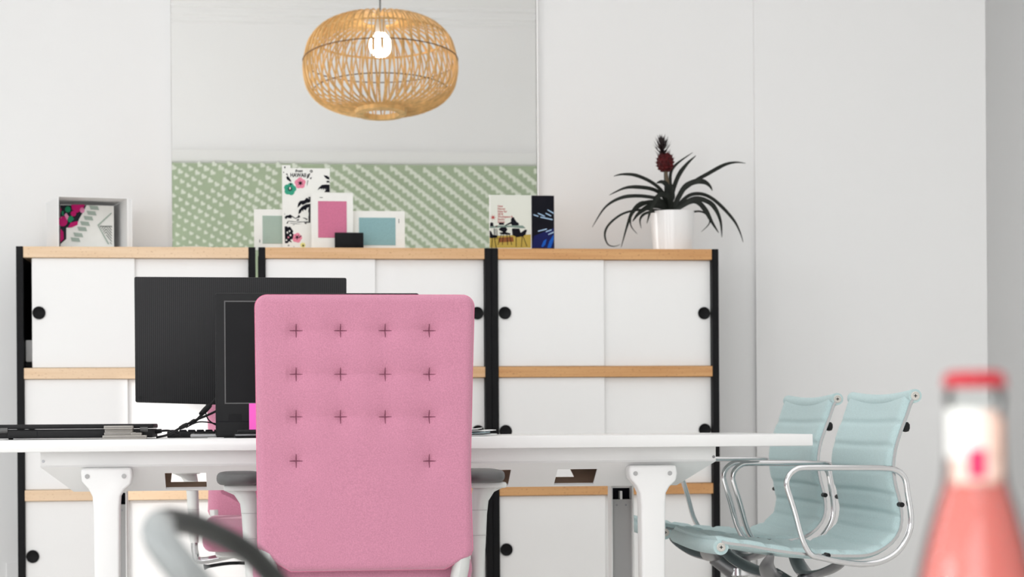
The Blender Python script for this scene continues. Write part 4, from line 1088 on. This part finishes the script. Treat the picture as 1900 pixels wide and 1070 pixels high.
for px in (20, 255):
    q = at(px, 800, YT+0.03); m = MB(); m.lathe([(.005, .0002), (.006, .0035)], (q.x, YT+0.03, DZ), 10); m.build('rubber_foot', W_['darkpl'], lt)
# pile of grey cases in front of it
ycs = 4.808
for i, (x0, x1, y0, y1, lab) in enumerate(((190, 271, 806.5, 813.2, 'lowest and widest grey flat case of the pile by the laptop'), (193, 250, 801, 806.3, 'second lowest grey case in the pile before the laptop'), (194, 245, 795.5, 800.8, 'thin grey case just under the top of the pile'), (192.5, 246, 788.5, 795.2, 'topmost pale grey case of the pile before the laptop'), (243, 262, 801.5, 806.3, 'short grey case end on the lowest case, right of the pile'))):
    p, q = at(x0, y0, ycs), at(x1, y1, ycs)
    base = at(230, 813.2, ycs).z; yk = ycs+(0, .004, .006, .002, .001)[i]; q.z += 0.0005
    zz0, zz1 = DZ+0.0003+(q.z-base), DZ+0.0003+(p.z-base)
    if i == 0: zz0 = DZ+0.0003
    t = empty('flat_case', ((p.x+q.x)/2, yk+0.025, zz0), lab, 'case', 'grey flat cases piled on the desk')
    m = MB(); m.box((p.x, yk, zz0), (q.x, yk+0.046, zz1), 0.001, 2); m.build('shell', W_['grey'], t)
    m = MB(); m.box((p.x+0.002, yk-0.0003, (zz0+zz1)/2-0.0004), (q.x-0.002, yk+0.002, (zz0+zz1)/2+0.0004)); m.build('seam', W_['darkpl'], t)
# cables
def cable(pts, r_, label, extra=None):
    P = smooth([at(x, y, Y) for x, y, Y in pts], 6)
    P = [Vector((p.x, p.y, max(p.z, DZ+r_+0.0005))) for p in P]
    rt = empty('cable', P[0], label, 'cable', 'black cables by the screens')
    m = MB(); m.tube(P, r_, 8); m.build('wire', W_['darkpl'], rt)
    for (e0, e1, er) in extra or ():
        m = MB(); m.tube([at(*e0), (at(*e0)+at(*e1))/2, at(*e1)], [er*.8, er, er*.85], 10); m.build('plug', W_['darkpl'], rt)
cable([(290, 811, 4.97), (312, 806, 4.97), (338, 791.5, 5.0), (363, 779, 5.03), (385, 770, 5.06), (404, 761, 5.08)], 0.0028, 'thicker black cable rising from the laptop to the screen, with a square bead', [((334, 794, 4.995), (347, 787, 5.012), .0055)])
cable([(352, 787, 5.04), (362, 781, 5.05), (372, 772, 5.06), (384, 757, 5.08), (396, 745, 5.1), (402, 738, 5.12)], 0.0036, 'black cable with a thick plug climbing beside the screen', [((373, 768, 5.06), (389, 752, 5.09), .0075), ((352, 785, 5.03), (361, 779, 5.04), .0042)])
cable([(384, 748, 5.09), (381, 762, 5.07), (386, 777, 5.06), (395, 785, 5.06), (403, 789, 5.07)], 0.0016, 'thin black cable looping down beside the screen edge')
cable([(345, 793, 5.02), (358, 786, 5.03), (370, 782.5, 5.04), (385, 783, 5.05), (402, 786, 5.07)], 0.0016, 'thin black cable arching low towards the screen edge')
cable([(283, 801, 4.99), (300, 799, 5.0), (315, 799, 5.0), (335, 806, 5.0)], 0.0026, 'short black power lead with a plug at the laptop corner', [((285, 801, 4.99), (300, 799, 4.99), .006)])
# sheets right of the chair
for i, (x0, x1, rot_, lab) in enumerate(((850, 920, 0.06, 'lowest loose white sheet of the paper heap right of the chair'), (845, 912, -0.05, 'second loose sheet in the paper heap right of the chair'), (838, 916, 0.12, 'middle curled sheet in the paper heap right of the chair'), (840, 900, -0.12, 'topmost curled magazine on the paper heap right of the chair'))):
    p, q = at(x0, 805, 4.93), at(x1, 805, 4.93); zz0 = DZ+0.0016+i*0.0048
    m = MB(); m.grid(lambda u, v: Vector((p.x+(q.x-p.x)*u, 4.93+0.2*v, zz0+0.0028*u**4+0.0004*math.sin(6*v))), 10, 6)
    bmesh.ops.rotate(m.bm, verts=m.bm.verts, cent=(p.x, 5.0, 0), matrix=Matrix.Rotation(rot_, 3, 'Z'))
    bmesh.ops.solidify(m.bm, geom=m.bm.faces[:], thickness=-0.0012)
    tag(m.build('paper_sheet', W_['paper'] if i != 1 else flat('cover', 170, 190, 196)), lab, 'paper', 'loose papers on the desk')
# slip of paper under the screen corner
p, q = at(385, 811, 4.9), at(415, 811, 4.9)
m = MB(); m.box((p.x, 4.9, DZ+0.0002), (q.x, 4.97, DZ+0.0012)); tag(m.build('paper_slip', W_['paper']), 'small white paper slip at the foot of the black screen', 'paper')

# ------------------------------------------------------------------ foreground: grey chair arm and bottle
lpts = [(560, 1150, 1.66), (532, 1104, 1.63), (503, 1066, 1.60), (459, 1022, 1.56), (408, 993, 1.52), (358, 973, 1.47), (316, 966, 1.42), (294, 976, 1.38), (298, 1001, 1.35), (321, 1033, 1.34), (354, 1072, 1.34), (400, 1125, 1.36), (450, 1180, 1.40)]
P = smooth([at(*p) for p in lpts], 6); n = len(P)
rs = [lerpk([(0, .0085), (.35, .0082), (.52, .0092), (.62, .0112), (1, .0115)], i/(n-1)) for i in range(n)]
ca = P[len(P)//2]
lch = empty('lounge_chair', (ca.x-0.15, 1.62, 0), 'blurred dark grey loop armrest of a low chair, nearest the viewer at bottom left', 'chair')
kc = int(n*0.60)
for mir in (0, 1):
    Q = [Vector((2*(ca.x-0.25)-p.x, p.y, p.z)) if mir else p for p in P]
    m = MB(); m.tube(Q[:kc], rs[:kc], 16); m.build('armrest', W_['rubber'], lch)
    m = MB(); m.tube(Q[kc-2:], [r*1.0 for r in rs[kc-2:]], 16); m.build('arm_post', W_['armgrey'], lch, label='light grey front post of the armrest')
e0, e1 = P[0], P[-1]
sz = 0.40
m = MB(); m.box((ca.x-0.48, 1.36, sz-0.03), (ca.x-0.02, 1.80, sz+0.03), 0.02, 3); m.build('seat', W_['rubber'], lch)
m = MB(); m.box((ca.x-0.46, 1.775, sz+0.02), (ca.x-0.04, 1.81, 0.56), 0.015, 3); m.build('backrest', W_['rubber'], lch)
for q in (e0, e1):
    for mir in (0, 1):
        x = q.x if not mir else 2*(ca.x-0.25)-q.x
        tx_ = ca.x-0.04 if not mir else ca.x-0.46
        m = MB(); m.tube(smooth([Vector((x, q.y, q.z)), Vector((x, q.y, q.z-0.05)), Vector((tx_, min(1.74, max(1.42, q.y)), sz+0.01))], 5), 0.010, 10); m.build('arm_support', W_['rubber'], lch)
for x in (ca.x-0.45, ca.x-0.05):
    for y in (1.40, 1.76):
        m = MB(); m.tube([Vector((x, y, sz-0.02)), Vector((x+(x-ca.x+0.25)*0.15, y+(y-1.58)*0.15, 0.0))], [.016, .011], 12); m.build('leg', W_['darkpl'], lch)

YBt = 0.95
bc = at(1808, 700, YBt); bk2 = YBt/FPX
bz_ = lambda py: at(1808, py, YBt).z
zbase = bz_(690)-0.235
glass = bpy.data.materials.new('clear_glass'); glass.use_nodes = True; nt = glass.node_tree
for n_ in list(nt.nodes): nt.nodes.remove(n_)
out = nt.nodes.new('ShaderNodeOutputMaterial'); mxs = nt.nodes.new('ShaderNodeMixShader'); tr = nt.nodes.new('ShaderNodeBsdfTransparent'); gl = nt.nodes.new('ShaderNodeBsdfGlossy'); fz = nt.nodes.new('ShaderNodeFresnel')
tr.inputs[0].default_value = (0.97, 0.985, 0.98, 1); gl.inputs['Roughness'].default_value = 0.03; fz.inputs['IOR'].default_value = 1.33
nt.links.new(fz.outputs[0], mxs.inputs[0]); nt.links.new(tr.outputs[0], mxs.inputs[1]); nt.links.new(gl.outputs[0], mxs.inputs[2]); nt.links.new(mxs.outputs[0], out.inputs[0])
liquid = mat('pink_lemonade', srgb(255, 148, 138), 0.2, Transmission_Weight=0.25, Subsurface_Weight=0.4, Subsurface_Radius=(0.02, 0.008, 0.006), Subsurface_Scale=1.0)
bo = empty('bottle', (bc.x, YBt, zbase), 'blurred glass bottle of pink drink with a red crown cap, right foreground', 'bottle')
prof = [(bz_(704), .0128), (bz_(725), .0132), (bz_(732), .0145), (bz_(742), .0145), (bz_(750), .0136), (bz_(800), .0140), (bz_(870), .0148), (bz_(900), .0158), (bz_(940), .0192), (bz_(1000), .0235), (bz_(1070), .0278), (bz_(1140), .0305), (zbase+0.10, .031), (zbase+0.008, .031), (zbase, .028)]
m = MB(); m.lathe([(r_, z-0) for z, r_ in reversed(prof)], (bc.x, YBt, 0), 40, cap1=False); m.build('glass_body', glass, bo)
lq = [(z, r_-0.0022) for z, r_ in prof if z < bz_(905)] + []
lq = [(bz_(890), .0002), (bz_(892), .0132)] + lq; lq[-1] = (zbase+0.004, .026)
m = MB(); m.lathe([(r_, z) for z, r_ in reversed(lq)], (bc.x, YBt, 0), 36); m.build('drink', liquid, bo, label='pink drink')
capr = .0146
def cap_fn(u, v):
    a = 2*math.pi*u; pts = [(.0005, bz_(688)), (.010, bz_(688.5)), (.0132, bz_(691)), (.0142, bz_(697)), (.0150, bz_(718))]
    r_, z = pts[int(round(v*4))]
    r_ *= 1+(0.02*math.sin(21*a) if v > 0.7 else 0)
    return Vector((bc.x+r_*math.cos(a), YBt+r_*math.sin(a), z))
m = MB(); m.grid(cap_fn, 84, 4, wrap=True); m.build('crown_cap', mat('red_cap', srgb(186, 26, 44), 0.4), bo)
def wrap(a0, a1, y0, y1, name, mt, rr_):
    m = MB(); m.grid(lambda u, v: Vector((bc.x+rr_*math.sin(a0+(a1-a0)*u), YBt-rr_*math.cos(a0+(a1-a0)*u), bz_(y0)+(bz_(y1)-bz_(y0))*v)), 14, 6)
    bmesh.ops.solidify(m.bm, geom=m.bm.faces[:], thickness=0.0003); return m.build(name, mt, bo)
peach = mat('peach_label', srgb(246, 214, 200), 0.5, noise=(120, 0.08))
wrap(-1.45, -0.12, 758, 848, 'neck_highlight', W_['card'], .0150)  # white patch stands in for the window's reflection on the glass
wrap(-1.2, 0.5, 850, 896, 'lower_label', peach, .0153)
wrap(-0.10, 0.45, 762, 848, 'middle_label', peach, .0150)
wrap(-0.55, 0.0, 832, 884, 'label_emblem', flat('crimson', 220, 60, 104), .0157)
wrap(0.47, 0.72, 775, 892, 'label_stripe', flat('terracotta', 206, 150, 124), .0151)
# small table carrying the bottle
st = empty('side_table', (bc.x, YBt-0.02, 0), 'small white side table under the pink bottle, below the picture edge', 'table')
m = MB(); m.lathe([(.22, zbase-0.025), (.225, zbase-0.02), (.225, zbase-0.004), (.22, zbase-0.0003)], (bc.x+0.06, YBt-0.05, 0), 48); m.build('table_top', W_['desk'], st)
for k in range(3):
    a = k*2.094+0.5; d = Vector((math.cos(a), math.sin(a), 0)); c = Vector((bc.x+0.06, YBt-0.05, 0))
    m = MB(); m.tube([c+d*.14+Vector((0, 0, zbase-0.024)), c+d*.2], [.014, .010], 12); m.build('leg', W_['lacquer'], st)
